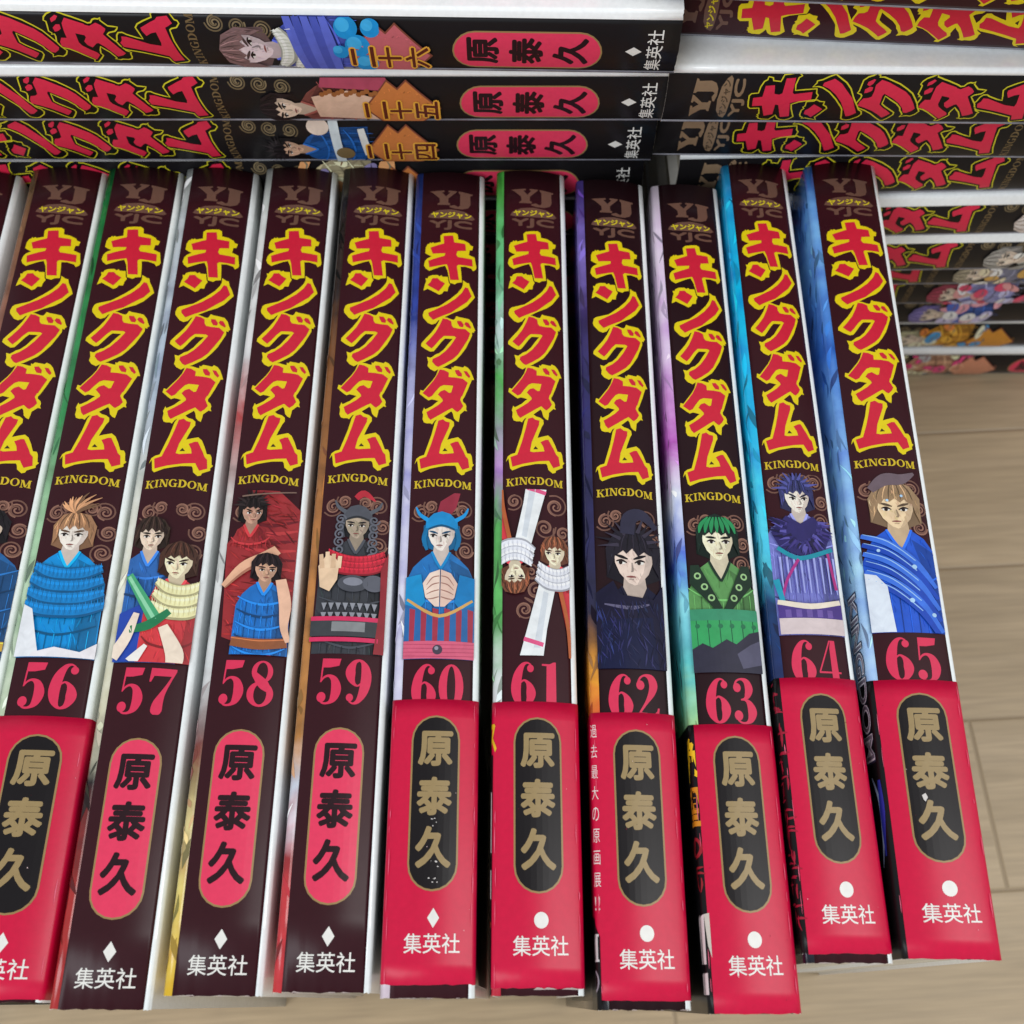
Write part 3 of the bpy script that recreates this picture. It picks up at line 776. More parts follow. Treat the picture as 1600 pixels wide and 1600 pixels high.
        brush(pr, [(cu + a * hw, s0 + b * hw) for a, b in fr], hair, 46, rng, 85, 28, (.8, 2.0), (.06, .2), .5, 1.9, .45)
        for k in range(7):
            a = -.7 + 1.4 * k / 6
            pr.stroke([(cu + a * .5 * hw, s0 - .1 * hw, .12), (cu + a * .95 * hw, s0 + .35 * hw, .22), (cu + a * 1.15 * hw, s0 + .8 * hw, .08)], ink(shade(hair, 1.5) if k % 2 else shade(hair, .6)))
    if kind == 'plume':
        for k in range(16):
            a = R(-150 + 7.5 * k)
            L = hw * rng.uniform(1.0, 1.5)
            c = shade(hair, rng.choice((.75, 1.0, 1.25, 1.45)))
            pr.stroke([(cu, s0 - .1 * hw, .5), (cu + .5 * L * math.cos(a), s0 + .6 * L * math.sin(a), .55), (cu + L * math.cos(a) + .3 * hw, s0 + L * math.sin(a), .1)], ink(c))
    if kind == 'spiky':
        for k in range(14):
            a = R(-175 + 13 * k)
            L = hw * rng.uniform(1.2, 1.7)
            pr.stroke([(cu + .6 * hw * math.cos(a), s0 + .6 * hw + .6 * hw * math.sin(a), .9), (cu + L * math.cos(a), s0 + .7 * hw + L * math.sin(a), .08)], ink(hair if k % 2 else shade(hair, 1.6)))
    if belt:
        pr.stroke([(cu - wide * hw, s1 - 3.2, 1.9), (cu, s1 - 2.6, 2.2), (cu + wide * hw, s1 - 3.2, 1.9)], ink(belt))
        pr.stroke([(cu - wide * hw, s1 - 3.9, .2), (cu, s1 - 3.3, .2), (cu + wide * hw, s1 - 3.9, .2)], ink(shade(belt, 1.5)))


def rolls(pr, cu, s, w, col, n=3, step=1.5, th=1.7):
    """thick rolls of a scarf or padded collar"""
    for i in range(n):
        k = 1 + .08 * i
        for c, t, o in ((shade(col, .72), th, .15), (col, th * .72, 0), (shade(col, 1.18), th * .2, -.35)):
            pr.stroke([(cu - w * k, s + i * step - .9 + o, t * .6), (cu - w * .5 * k, s + i * step + .5 + o, t), (cu, s + i * step + .9 + o, t), (cu + w * .5 * k, s + i * step + .5 + o, t), (cu + w * k, s + i * step - .9 + o, t * .6)], ink(c))
        for q in range(int(w * 5)):
            x = -w * k + 2 * w * k * (q + .5) / int(w * 5)
            y = s + i * step + .9 - 1.8 * abs(x / w) ** 1.6
            pr.stroke([(cu + x - .1, y - th * .36, .05), (cu + x + .05, y, .16), (cu + x, y + th * .36, .05)], ink(shade(col, .86 if q % 2 else 1.14)), sub=2, lift=.001)


SK = (236, 214, 194)


def art_55(p):
    clouds(p, 88); figure(p, 0, 90, 3.6, 122, (34, 30, 34), (34, 92, 150), kind='', seed=3, belt=(200, 160, 60))


def art_56(p):
    clouds(p, 89)
    figure(p, -.6, 91.5, 3.5, 122, (158, 116, 84), (10, 136, 206), skin=(240, 224, 212), kind='plume', wide=2.1, seed=5, rows=2)
    rolls(p, -.4, 103.6, 6.2, (18, 122, 190), 4, 2.6, 2.9)
    p.poly([(-7.2, 111), (-5.4, 112), (-3.4, 119), (-2.5, 122), (-7.2, 122)], ink((222, 224, 228)))
    p.poly([(-4, 121), (0, 119.8), (4.5, 120.6), (7.2, 118.6), (7.2, 122), (-4, 122)], ink((226, 222, 226)))


def art_57(p):
    clouds(p, 88)
    figure(p, -3.2, 91.5, 3.1, 122, (54, 40, 34), (46, 100, 170), wide=2.4, seed=8)
    p.poly([(-7.2, 112), (-3, 110), (3, 113), (4, 122), (-7.2, 122)], ink((38, 70, 166)))
    figure(p, 2.8, 97, 3.3, 122, (70, 44, 34), (206, 60, 66), skin=(244, 226, 190), kind='robe', wide=1.6, seed=11, rows=2)
    rolls(p, 3.6, 106, 4.2, (236, 226, 170), 3, 2.4, 2.6)
    p.poly([(-6.8, 104.5), (-5.6, 103.6), (1.2, 112.8), (-1, 114)], ink((70, 160, 112)))
    p.poly([(-6.4, 104.6), (-5.9, 104.2), (.2, 113), (-.4, 113.5)], ink((140, 206, 166)))
    p.stroke([(-4.6, 115.4, 1.4), (-1, 114.4, 1.9), (2.4, 111.4, 1.3)], ink((36, 120, 78)))
    p.stroke([(-7.2, 121, 2.6), (-5, 117, 2.2), (-3.6, 112, 1.2)], ink((238, 214, 196)))
    p.stroke([(-3.4, 122, 2.4), (-1, 118.5, .8)], ink((236, 226, 220)))
    p.stroke([(1.6, 114.5, 1.8), (4.2, 119.5, 3.2), (4.5, 122, 3)], ink((236, 214, 194)))


def art_58(p):
    clouds(p, 89)
    p.poly([(-3, 86), (2.6, 86), (7.2, 90), (7.2, 112), (4, 122), (-6, 118), (-7.2, 98), (-4, 94)], ink((150, 44, 48)))
    for k in range(9):
        p.stroke([(-5 + k * .6, 92 + 2.4 * k, .3), (1 + k * .3, 94 + 1.9 * k, .9), (7, 92.5 + 2.2 * k, .4)], ink((186, 60, 62) if k % 2 else (104, 26, 34)))
    brush(p, [(-3, 86), (2.6, 86), (7.2, 90), (7.2, 112), (4, 122), (-6, 118), (-7.2, 98), (-4, 94)], (150, 44, 48), 160, random.Random(4), 20, 35, (1.5, 4), (.12, .4), .45, 1.5, .3)
    figure(p, -2.4, 88, 2.6, 98, (32, 26, 26), (150, 44, 48), skin=(196, 150, 128), kind='spiky', wide=1.6, seed=15, rows=1)
    p.stroke([(-6.6, 107.5, 1.2), (-3, 103.6, 2.3), (1, 101.4, 2.6), (3.4, 99.4, 2.0)], ink((224, 172, 140)))
    p.stroke([(-6.2, 107.8, .3), (-2, 104, .6), (2.6, 101.6, .5)], ink((170, 112, 90)))
    figure(p, 1.6, 100.8, 2.6, 122.4, (36, 28, 30), (30, 108, 186), skin=(214, 168, 140), kind='', wide=2.0, seed=19, belt=(140, 82, 50))
    p.stroke([(4.6, 106, 2.0), (5.8, 111, 2.3), (6, 116, 1.5), (7, 119, 1)], ink((226, 180, 152)))
    p.stroke([(-4.6, 87.8, .35), (6, 86.4, .25)], ink((120, 96, 84)))


def art_59(p):
    clouds(p, 88)
    p.stroke([(0, 88, 1.2), (1.6, 86.8, 1.5), (4, 88.4, .3)], ink((176, 42, 56)))
    figure(p, .6, 90.5, 3.0, 122, (40, 40, 44), (56, 58, 64), skin=(178, 160, 140), trim=(78, 80, 88), kind='helm', wide=2.4, seed=23, rows=5)
    for k in range(6):
        for sg in (-1, 1):
            scroll(p, .6 + sg * 3.4, 93 + 1.7 * k, 1.1, sg, 40 * k, (96, 98, 108))
    rolls(p, .8, 101, 5.6, (188, 40, 58), 3, 1.3, 1.7)
    p.ell(.5, 107.2, 3, 1.8, ink((74, 76, 84))); p.ell(4.6, 107, 2.2, 1.8, ink((92, 94, 104)))
    p.ell(.5, 106.8, 1.9, .9, ink((130, 132, 144)))
    for k in range(8):
        for r in range(3):
            p.poly([(-5.4 + 1.4 * k, 111.4 + 2.0 * r), (-4.3 + 1.4 * k, 111.4 + 2.0 * r), (-4.8 + 1.4 * k, 113 + 2.0 * r)], ink((140, 142, 150)))
    p.poly([(-6, 108), (-6.6, 103.5), (-5, 101), (-3.4, 101.6), (-2.4, 103), (-2.6, 106.5), (-4, 109)], ink((226, 194, 160)))
    for k in range(4):
        p.stroke([(-5.8 + 1.1 * k, 104, 1.0), (-6.2 + 1.3 * k, 100.4 + .5 * abs(k - 1), .8)], ink((230, 200, 166) if k % 2 else (210, 176, 142)))
    p.poly([(-7.2, 114.6), (5.8, 114.6), (5.8, 118.4), (-7.2, 118.4)], ink((60, 62, 66)))
    p.poly([(-3, 115.4), (3.4, 115.4), (3.4, 117.4), (-3, 117.4)], ink((130, 132, 134)))
    for y in (114.3, 118.6):
        p.poly([(-7.2, y), (6, y), (6, y + .9), (-7.2, y + .9)], ink((206, 48, 92)))
    p.poly([(5.8, 104), (7.2, 100), (7.2, 122), (5.2, 122), (6, 112)], ink((140, 40, 48)))


def art_60(p):
    clouds(p, 88)
    p.poly([(-1.2, 91), (-.4, 87.6), (2.4, 85.6), (4, 85), (3, 89), (1.2, 91.6)], ink((142, 42, 60)))
    figure(p, 0, 91, 3.5, 122, (24, 120, 178), (36, 110, 176), skin=(240, 222, 212), trim=(24, 134, 196), kind='helm', wide=2.1, seed=31, rows=1)
    p.poly([(-7.2, 104.6), (-4, 104), (-3, 110), (-4.6, 112), (-7.2, 111)], ink((26, 140, 198)))
    p.poly([(7.2, 104.6), (4, 104), (3, 110), (4.6, 112), (7.2, 111)], ink((18, 118, 180)))
    p.poly([(-7.2, 110.4), (0, 113), (7.2, 110.4), (7.2, 119), (-7.2, 119)], ink((42, 100, 160)))
    for k in range(6):
        x = -6.2 + 2.4 * k
        p.poly([(x, 111.3), (x + 1.2, 111.6), (x + 1.1, 118.6), (x + .1, 118.6)], ink((160, 52, 72)))
    p.stroke([(-6.8, 109.4, .5), (0, 113, .7), (6.8, 109.4, .5)], ink((206, 160, 90)))
    for sg in (-1, 1):
        p.poly([(sg * .1, 103), (sg * 2.2, 103.8), (sg * 3.6, 106), (sg * 3, 109), (sg * 1, 111), (sg * .1, 111)], ink((238, 208, 192) if sg < 0 else (220, 188, 172)))
        for k in range(4):
            p.stroke([(sg * .2, 104.4 + 1.5 * k, .2), (sg * 1.6, 104.8 + 1.5 * k, .25), (sg * 2.8, 106.4 + 1.0 * k, .1)], ink((160, 116, 104)))
    p.poly([(-7.2, 118.2), (7.2, 118.2), (7.2, 122), (-7.2, 122)], ink((206, 92, 120)))
    for k in range(4):
        p.stroke([(-7.2, 118.8 + .8 * k, .12), (0, 119 + .8 * k, .16), (7.2, 118.7 + .8 * k, .12)], ink((176, 66, 96)))
    p.ell(-.2, 120, 1.0, 1.0, ink((70, 60, 74))); p.ell(-.4, 119.7, .4, .4, ink((150, 144, 160)))


def art_61(p):
    for cx, cy, r, f, a in ((4.5, 89, 2, 1, 90), (6, 95, 1.6, -1, 0), (2, 94, 1.8, 1, 200), (0, 108, 2, -1, 60), (-2.4, 112, 1.8, 1, 120), (-4.6, 88, 1.5, -1, 80), (5.4, 99.5, 1.5, 1, 20), (-1, 104, 1.6, 1, 0)):
        scroll(p, cx, cy, r, f, a); scroll(p, cx, cy, r * 1.4, f, a + 150, (120, 84, 72))

    def half():
        p.poly([(4.4, 106), (6.6, 105), (8.4, 108), (8.4, 118), (7.2, 120)], ink((206, 56, 66)))
        figure(p, 4.1, 96.2, 2.7, 108, (120, 72, 50), (206, 56, 66), skin=(242, 226, 196), kind='robe', wide=1.3, seed=41, rows=1)
        p.stroke([(5.2, 108, .9), (6.6, 115, .8), (7, 122, .6)], ink((176, 92, 50)))
        p.poly([(.8, 106), (4, 107.6), (2.2, 116), (1.4, 121.6), (-3.4, 121.6), (-1.6, 115)], ink((226, 230, 232)))
        p.poly([(1.6, 108), (2.6, 108.5), (.8, 120), (-.6, 120)], ink((204, 210, 216)))
        p.stroke([(-2.6, 118.2, .9), (1.4, 119.4, .9)], ink((214, 84, 128)))
        rolls(p, 4.2, 103, 3.6, (220, 222, 232), 3, 1.5, 1.9)
    half()
    p.tf = lambda x, y: (-x - .3, 204.6 - y)
    half()
    p.tf = None


def art_62(p):
    clouds(p, 88)
    figure(p, 1.2, 92.6, 5.2, 123, (34, 30, 40), (26, 26, 52), skin=(226, 204, 190), trim=(30, 28, 48), kind='spiky', wide=2.0, seed=45, rows=2)
    p.stroke([(0, 93, 3), (.6, 89.5, 3.2), (3.4, 88.6, 2.4), (6.4, 91.5, 1)], ink((44, 42, 62)))
    p.poly([(-7.2, 106), (-3.4, 103.4), (-2, 106.4), (5, 107.2), (7.2, 104), (7.2, 123), (-7.2, 123)], ink((26, 24, 48)))
    p.stroke([(-5.4, 108.4, .3), (0, 109.2, .8), (4.4, 108.2, .3)], ink((96, 92, 120)))
    p.poly([(-6, 112), (4.6, 111), (5.6, 122), (-6.6, 122)], ink((22, 26, 58)))
    brush(p, [(-7.2, 107), (7.2, 107), (7.2, 122), (-7.2, 122)], (40, 42, 84), 130, random.Random(9), 80, 35, (1.5, 4), (.1, .4), .4, 1.5, .3)


def art_63(p):
    clouds(p, 88)
    figure(p, 0, 88.4, 4.2, 117, (26, 40, 34), (92, 148, 84), skin=(246, 234, 200), trim=(30, 50, 40), kind='', wide=1.8, seed=51, rows=2)
    for k in range(7):
        a = -3.6 + 1.2 * k
        p.stroke([(a * .5, 88.2, .3), (a * .95, 90, .9), (a * 1.1, 91.8, .3)], ink((40, 140, 84)))
    for sg in (-1, 1):
        p.poly([(sg * 6.4, 99), (sg * 4.6, 99), (sg * .2, 108.4), (sg * 1.6, 109), (sg * 6.8, 103)], ink((34, 52, 40)))
        for k in range(3):
            p.ring(sg * (5.0 - 1.3 * k), 101.4 + 2.4 * k, .75, .75, .4, .4, ink((150, 190, 130)))
    p.poly([(-7.2, 108.6), (7.2, 108.6), (7.2, 111), (-7.2, 111)], ink((58, 140, 104)))
    p.poly([(-7.2, 111), (7.2, 111), (7.2, 118), (-7.2, 118)], ink((54, 156, 92)))
    for k in range(6):
        x = -6 + 2.4 * k
        p.stroke([(x, 111, .16), (x + .1, 118, .16)], ink((30, 84, 60))); p.ell(x + .2, 112.2, .5, .5, ink((40, 110, 76)))
    p.poly([(-7.2, 117), (-5, 115.8), (-3, 116.8), (0, 115), (2, 116), (5, 113.6), (7.2, 113), (7.2, 123), (-7.2, 123)], ink((46, 44, 60)))
    p.poly([(2, 118), (5, 116), (7.2, 115), (7.2, 120), (3, 121)], ink((84, 82, 104)))


def art_64(p):
    clouds(p, 86)
    figure(p, 0, 87.2, 3.4, 122, (50, 52, 96), (120, 124, 200), skin=(244, 228, 214), kind='spiky', wide=2.4, seed=61, rows=2)
    rng = random.Random(5)
    p.poly([(-6.6, 99.4), (-3, 95.6), (0, 97.4), (3, 95.6), (6.6, 99.4), (5, 103), (0, 105), (-5, 103)], ink((44, 38, 96)))
    for k in range(80):
        a = R(rng.uniform(-25, 205)); r0 = rng.uniform(2.4, 4.4); r1 = r0 + rng.uniform(1.6, 2.8)
        p.stroke([(1.15 * r0 * math.cos(a), 98.6 + r0 * math.sin(a), .75), (1.2 * r1 * math.cos(a + .12), 98.4 + r1 * math.sin(a + .12), .05)], ink(rng.choice(((52, 46, 110), (34, 28, 80), (88, 82, 160), (64, 54, 124), (28, 24, 60)))), lift=.002)
    for k in range(9):
        x = -5.8 + 1.45 * k
        p.stroke([(x, 104.6, .14), (x + .1, 115, .14)], ink((72, 66, 150)))
        p.stroke([(x + .5, 105, .5), (x + .6, 113, .2)], ink((160, 166, 226)))
    p.stroke([(-5.6, 103, .9), (-1, 105.4, 1.0), (6.4, 103, .9)], ink((30, 140, 160)))
    p.stroke([(-1.4, 105.6, .6), (-4.2, 110, .6), (-5.6, 114, .5)], ink((170, 50, 130)))
    p.stroke([(-6.6, 110, 1.4), (-5.6, 115, 1.0)], ink((36, 150, 176)))
    p.stroke([(5.2, 104, .6), (6.2, 112, .7)], ink((170, 50, 120)))
    p.poly([(-6.8, 115.2), (6.8, 115.2), (6.8, 118.4), (-6.8, 118.4)], ink((76, 56, 130)))
    p.stroke([(-6.8, 114.9, 1.0), (0, 115.9, 1.2), (6.6, 114.7, 1.0)], ink((226, 214, 196)))
    for k in range(5):
        p.poly([(-5.4 + 2.2 * k, 116.6), (-4.2 + 2.2 * k, 116.6), (-4.2 + 2.2 * k, 118.2), (-5.4 + 2.2 * k, 118.2)], ink((106, 84, 156)))
    p.poly([(-6.8, 118.4), (6.8, 118.4), (6.8, 122), (-6.8, 122)], ink((206, 190, 190)))


def art_65(p):
    clouds(p, 88)
    figure(p, .6, 88.6, 4.6, 122, (150, 122, 92), (32, 84, 196), skin=(236, 204, 164), kind='', wide=1.8, seed=71, rows=1)
    p.stroke([(-4, 90, 1.6), (-1, 87.6, 2.8), (2.4, 87.4, 2.4), (5.4, 85.8, .6)], ink((104, 88, 96)))
    for k in range(6):
        p.stroke([(-7, 100.6 + 2 * k, .9), (-2, 102.4 + 2.1 * k, 1.5), (3, 106.6 + 2.2 * k, 1.4), (6.6, 112 + 2.4 * k, .9)], ink((28, 70, 176) if k % 2 else (60, 112, 216)))
        p.stroke([(-6.6, 100.2 + 2 * k, .12), (-2, 102 + 2.1 * k, .22), (3, 106.2 + 2.2 * k, .2)], ink((150, 190, 244)))
    p.poly([(-7.2, 109), (-5, 109.5), (-3.2, 112), (-2.6, 122), (-7.2, 122)], ink((214, 222, 240)))
    for x, y, r in ((2.6, 107.6, .5), (1.2, 115, .5), (-4, 104, .35), (5.2, 118, .45), (-1, 92.5, .3), (2, 91.4, .3)):
        p.ell(x, y, r, r, ink((170, 206, 244)))


def old_art(p, hair, robe, seed, hw=4.2, s0=90, cu=-1.2, kind='', extra=None, skin=SK, s1=116):
    for k in range(3):
        scroll(p, 4.4 - k * .6, 88.5 + 4.6 * k, 1.6, 1 if k % 2 else -1, 60 * k, (128, 112, 84))
        scroll(p, 4.4 - k * .6, 88.5 + 4.6 * k, 2.1, 1 if k % 2 else -1, 60 * k + 90, (104, 90, 66))
    figure(p, cu, s0, hw, s1, hair, robe, skin=skin, kind=kind, wide=1.9, seed=seed, rows=4)
    if extra:
        extra(p)


def lozenge(p, kanji, c1=(196, 118, 62)):
    p.poly([(-2.0, 115.2), (5.2, 120.8), (3.2, 123), (5.2, 125), (-2.2, 132.4), (-7.0, 128), (-7.0, 119)], ink((120, 66, 50)))
    p.poly([(-2.0, 115.7), (4.7, 120.8), (2.7, 123), (4.7, 125), (-2.2, 131.8), (-6.8, 127.8), (-6.8, 119.3)], ink(c1))
    rng = random.Random(3)
    for k in range(26):
        s = rng.uniform(117, 131); u = rng.uniform(-6, 3.4) * (1 - abs(s - 123.5) / 11)
        p.stroke([(u, s, .2), (u + rng.uniform(-.8, .8), s + rng.uniform(-.8, .8), .3)], ink(shade(c1, rng.choice((.82, 1.15)))), lift=.003)
    if kanji:
        for ch, (a, b_) in zip(kanji, ((115.4, 120.2), (120.9, 125.8), (126.6, 131.6))):
            p.heavy(ch, ink((226, 166, 60)), -6.1, a - .45, 6.4, b_ - a + .9, .5)
            p.heavy(ch, ink((92, 34, 24)), -5.7, a, 5.6, b_ - a, .12)


# ------------------------------------------------------------------ a paperback
def jacket(pr, L, u0, u1, m, name, parent, thick=.28, base=0, s0=0, s1=None, mats=None, seed=1, wear=.12):
    """a sheet of paper wrapped round the profile from u0 to u1, with its own thickness"""
    s1 = L if s1 is None else s1
    us = sorted({u0, u1, *[g for g in pr.grid if u0 < g < u1]})
    if mats:
        us = sorted({*us, *[e for e, _ in mats if u0 < e < u1]})
    rng = random.Random(seed)
    n = 14
    if base == 0:
        s0 = -.8                                    # the jacket stands a little proud of the pages at the top
    ss = [s0 + (s1 - s0) * i / n for i in range(n + 1)]
    part = Part(); bm = part.bm
    lay = []
    wv = [rng.uniform(-wear, wear) for _ in us]
    for off in (base, base - thick):
        g = []
        for j, s in enumerate(ss):
            row = []
            for i, u in enumerate(us):
                x, z = pr.at(u, off)
                e = wv[i] if j == n else 0
                row.append(bm.verts.new((x * MM, (L / 2 - s + e) * MM, z * MM)))
            g.append(row)
        lay.append(g)

    def mat_at(u):
        if not mats:
            return m
        r = m
        for e, mm_ in mats:
            if u > e:
                r = mm_
        return r
    A, B = lay
    for j in range(n):
        for i in range(len(us) - 1):
            f = bm.faces.new((A[j][i], A[j + 1][i], A[j + 1][i + 1], A[j][i + 1]))
            f.material_index = part.mi(mat_at((us[i] + us[i + 1]) / 2)); f.smooth = True
            f = bm.faces.new((B[j][i], B[j][i + 1], B[j + 1][i + 1], B[j + 1][i])); f.smooth = True
            f.material_index = part.mi(ink((226, 222, 214), .7, .3))
    pw = part.mi(ink((214, 204, 194), .7, .3))
    for i in range(len(us) - 1):
        f = bm.faces.new((A[0][i], A[0][i + 1], B[0][i + 1], B[0][i])); f.material_index = pw
        f = bm.faces.new((A[n][i + 1], A[n][i], B[n][i], B[n][i + 1])); f.material_index = pw
    for j in range(n):
        f = bm.faces.new((A[j][0], B[j][0], B[j + 1][0], A[j + 1][0])); f.material_index = pw
        f = bm.faces.new((A[j + 1][-1], B[j + 1][-1], B[j][-1], A[j][-1])); f.material_index = pw
    return part.build(name, parent)


def pages(pr, L, parent):
    part = Part()
    us = [-pr.W / 2 + pr.W * i / 8 for i in range(9)]
    prof = [(-(pr.half - .5), 1.0)] + [(-(pr.half - .5), pr.cz)] + [pr.at(u, -.8) for u in us] + [(pr.half - .5, pr.cz), (pr.half - .5, 1.0)]
    y0, y1 = -(L / 2 - .7), L / 2 - 1.6
    m = page_mat()
    part.face([(x * MM, y0 * MM, z * MM) for x, z in prof], m)
    part.face([(x * MM, y1 * MM, z * MM) for x, z in reversed(prof)], m)
    for i in range(len(prof)):
        a, b = prof[i], prof[(i + 1) % len(prof)]
        part.face([(a[0] * MM, y1 * MM, a[1] * MM), (b[0] * MM, y1 * MM, b[1] * MM), (b[0] * MM, y0 * MM, b[1] * MM), (a[0] * MM, y0 * MM, a[1] * MM)], m)
    return part.build("page_block", parent)


def book(label, group, W=14.4, L=183.0, new=True, num=None, art=None, front=None, back=(244, 246, 246), band=None, wrap=(0, 0), seed=1, kanji=None, chips=0, marks=None, tilt=0.0, grow=0.0):
    root = link("manga_volume", None)
    root.empty_display_size = .02
    root["label"] = label; root["category"] = "book"; root["group"] = group
    kx, ks = W / 14.4, L / 183
    W += grow                                       # the printed spine sits inside the rounded back of the book
    pr = Profile(W, tilt)
    ul, ur = -W / 2 + wrap[0] + .3 * (not grow), W / 2 - wrap[1] - .3 * (not grow)
    du = (ul + ur) / 2 / kx if grow else 0.0
    base = ink((MAROON if num not in ('62', '63') else (36, 15, 20)) if new else BLACK)
    sp = jacket(pr, L, ul, ur, base, "spine", root, seed=seed)
    jacket(pr, L, ur, pr.umax, ink(back, .14, .6), "back_cover", root, seed=seed)
    jacket(pr, L, -pr.umax, ul, cover_mat(front, seed) if front else ink((120, 116, 120), .3), "front_cover", root, seed=seed)
    pages(pr, L, root)
    if front and grow:
        fc = [c for c in root.children if c.name.startswith("front_cover")][0]
        rng = random.Random(seed * 5)
        q = Print(pr, L, .02, 1.0, (-W / 2 - pr.arc - 12, ul, 0, L))
        for k in range(120):
            x = rng.uniform(0, L - 4); u = rng.uniform(-W / 2 - pr.arc - 9, ul)
            t = x / L
            c0 = front[0][1]
            for (pa, ca), (pb, cb) in zip(front, front[1:]):
                if pa <= t <= pb:
                    f = (t - pa) / (pb - pa); c0 = tuple(ca[i] + (cb[i] - ca[i]) * f for i in range(3))
            c = tuple(int(v / 10) * 10 for v in shade(c0, rng.choice((.66, .76, .85, 1.15, 1.3))))
            a = rng.uniform(-1, 1); ln = rng.uniform(1.5, 7)
            q.stroke([(u - ln * .3 * a, x, .06), (u + rng.uniform(-.6, .6), x + ln / 2, rng.uniform(.3, 1.5)), (u + ln * .3 * a, x + ln, .06)], ink(c, .2, .5), sub=3, lift=.0008)
        q.build("cover_picture", fc)
    clip = (ul, ur, 0, L)

    def mk(off=.03, c=clip):
        p = Print(pr, L, off, kx, c)
        p.ks = ks; p.tf = None; p.du = du
        return p
    p = mk(); logo(p, new); p.build("magazine_logo", sp)
    p = mk(); title(p, new); p.build("title_lettering", sp)
    p = mk(); subtitle(p, None if new else ink((112, 92, 62))); p.build("subtitle_lettering", sp)
    if art:
        PAINTING[0] = True
        p = mk(.02, (ul, ur, 85.5 * ks, 121.8 * ks)); art(p); PAINTING[0] = False
        p.build("cover_art", sp)
    if num:
        p = mk(); number(p, num); p.build("volume_number", sp)
    if kanji is not None:
        p = mk(.5); lozenge(p, kanji[0], kanji[1]); p.build("volume_number", sp)
    if not band:
        p = mk(); author(p, 136.4, False, 0 if new else -1.3, 0 if new else 1.2); p.build("author_panel", sp)
        p = mk(); publisher(p, 173.8, False, 0 if new else -1.3); p.build("publisher_mark", sp)
    else:
        s0, s1, dot, d, fb, bb = band
        s0 *= ks; s1 = min(L + .05, s1 * ks)
        a = W / 2 + pr.arc
        um = a + 92
        red = ink(OBI, .33, .3); blk = ink((20, 18, 20), .3, .3)
        bd = jacket(pr, L, -um, um, blk, "paper_band", root, thick=.1, base=.14, s0=s0, s1=s1, mats=[(-W / 2 - fb, red), (W / 2 + bb, blk)], seed=seed + 7)
        bclip = (-um, um, s0, s1)
        p = mk(.18, bclip); author(p, 134.2 + d, True); p.build("author_panel", bd)
        p = mk(.18, bclip); publisher(p, 170.9 + d, dot); p.build("publisher_mark", bd)
        rng = random.Random(seed * 3 + 1)
        p = mk(.36, bclip); p.du = 0
        for sg in (-1, 1):                          # the folds of the band, rubbed pale here and there
            x = s0 / ks + 1
            while x < s1 / ks - 2:
                ln = rng.uniform(.8, 5)
                if rng.random() < .45:
                    uu = sg * (W / 2 + rng.uniform(-.25, .15)) / kx
                    p.stroke([(uu, x, .03), (uu + rng.uniform(-.05, .05), x + ln / 2, rng.uniform(.06, .16)), (uu, x + ln, .03)], ink((226, 96, 124), .4, .3), sub=3, lift=.001)
                x += ln + rng.uniform(.3, 3)
        for k in range(5):                         # specks and nicks
            uu = rng.uniform(-W / 2, W / 2) / kx; x = rng.uniform(s0 / ks + .5, s1 / ks - .3); r = rng.uniform(.05, .11)
            p.poly(wob(rng, [(uu - r, x), (uu, x - r), (uu + r, x), (uu, x + r)], .03), ink(rng.choice(((234, 150, 166), (236, 206, 206), (120, 8, 40))), .5, .3), .001)
        if num == '60':
            for k in range(12):
                uu = rng.uniform(-.4, 1.4); x = rng.choice((153.2, 160.6, 163.4)) + rng.uniform(-.9, .9); r = rng.uniform(.08, .3)
                p.poly(wob(rng, [(uu - r, x), (uu, x - r * .6), (uu + r, x), (uu, x + r * .6)], .1), ink((206, 200, 196), .5, .3), .001)
        if num == '65':
            p.poly([(-1.9, 154.2), (-1.2, 153.8), (-.9, 154.6), (-1.4, 155.4), (-1.7, 155)], ink((206, 200, 196), .5, .3), .001)
        p.build("worn_edge", bd)
        if marks:
            p = mk(.18, (-um, um, 0, L)); p.du = 0; marks(p, a); p.build("band_lettering", bd)
    if chips:
        rng = random.Random(seed)
        p = mk(.18 if band and band[1] > 181.5 else .04, (-W / 2 - 1.4, W / 2 + 1.4, 0, L))
        e = (s1 if band and band[1] > 181.5 else L)
        for k in range(chips):
            u = rng.uniform(-W / 2, W / 2); w = rng.uniform(.3, 1.6)
            p.poly(wob(rng, [((u - w) / kx, e / ks + .2), ((u - w * .4) / kx, e / ks - rng.uniform(.02, .2)), ((u + w * .5) / kx, e / ks - rng.uniform(.0, .15)), ((u + w) / kx, e / ks + .2)], .05), ink((176, 160, 156), .8, .2))
        p.build("worn_edge", sp)
    return root


_tris = Print.tris


def tris_scaled(self, vs2, fs, m, lift=.006, rot=None):
    tf = getattr(self, 'tf', None)
    ks = getattr(self, 'ks', 1)
    pts = []
    for x, y in vs2:
        if tf:
            x, y = tf(x, y)
        pts.append((x + getattr(self, 'du', 0), y * ks))
    _tris(self, pts, fs, m, lift)


Print.tris = tris_scaled

# ------------------------------------------------------------------ the setting
FLOOR_LEN, FLOOR_PITCH, FLOOR_OFFSET = .303, .0505, .3234
FLOOR_DX, FLOOR_DY = 0.0, 0.0
FLOOR_ROT = 3.2
FLOOR_DX, FLOOR_DY = -0.0455, -0.0216
FLOOR_OFFSET = 0.6648
bm = bmesh.new()
bmesh.ops.create_grid(bm, x_segments=1, y_segments=1, size=1.6)
me = bpy.data.meshes.new("floor")
bm.to_mesh(me); bm.free()
me.materials.append(floor_mat())
floor = link("floor", me)
floor.rotation_euler = (0, 0, R(FLOOR_ROT))
floor["kind"] = "structure"

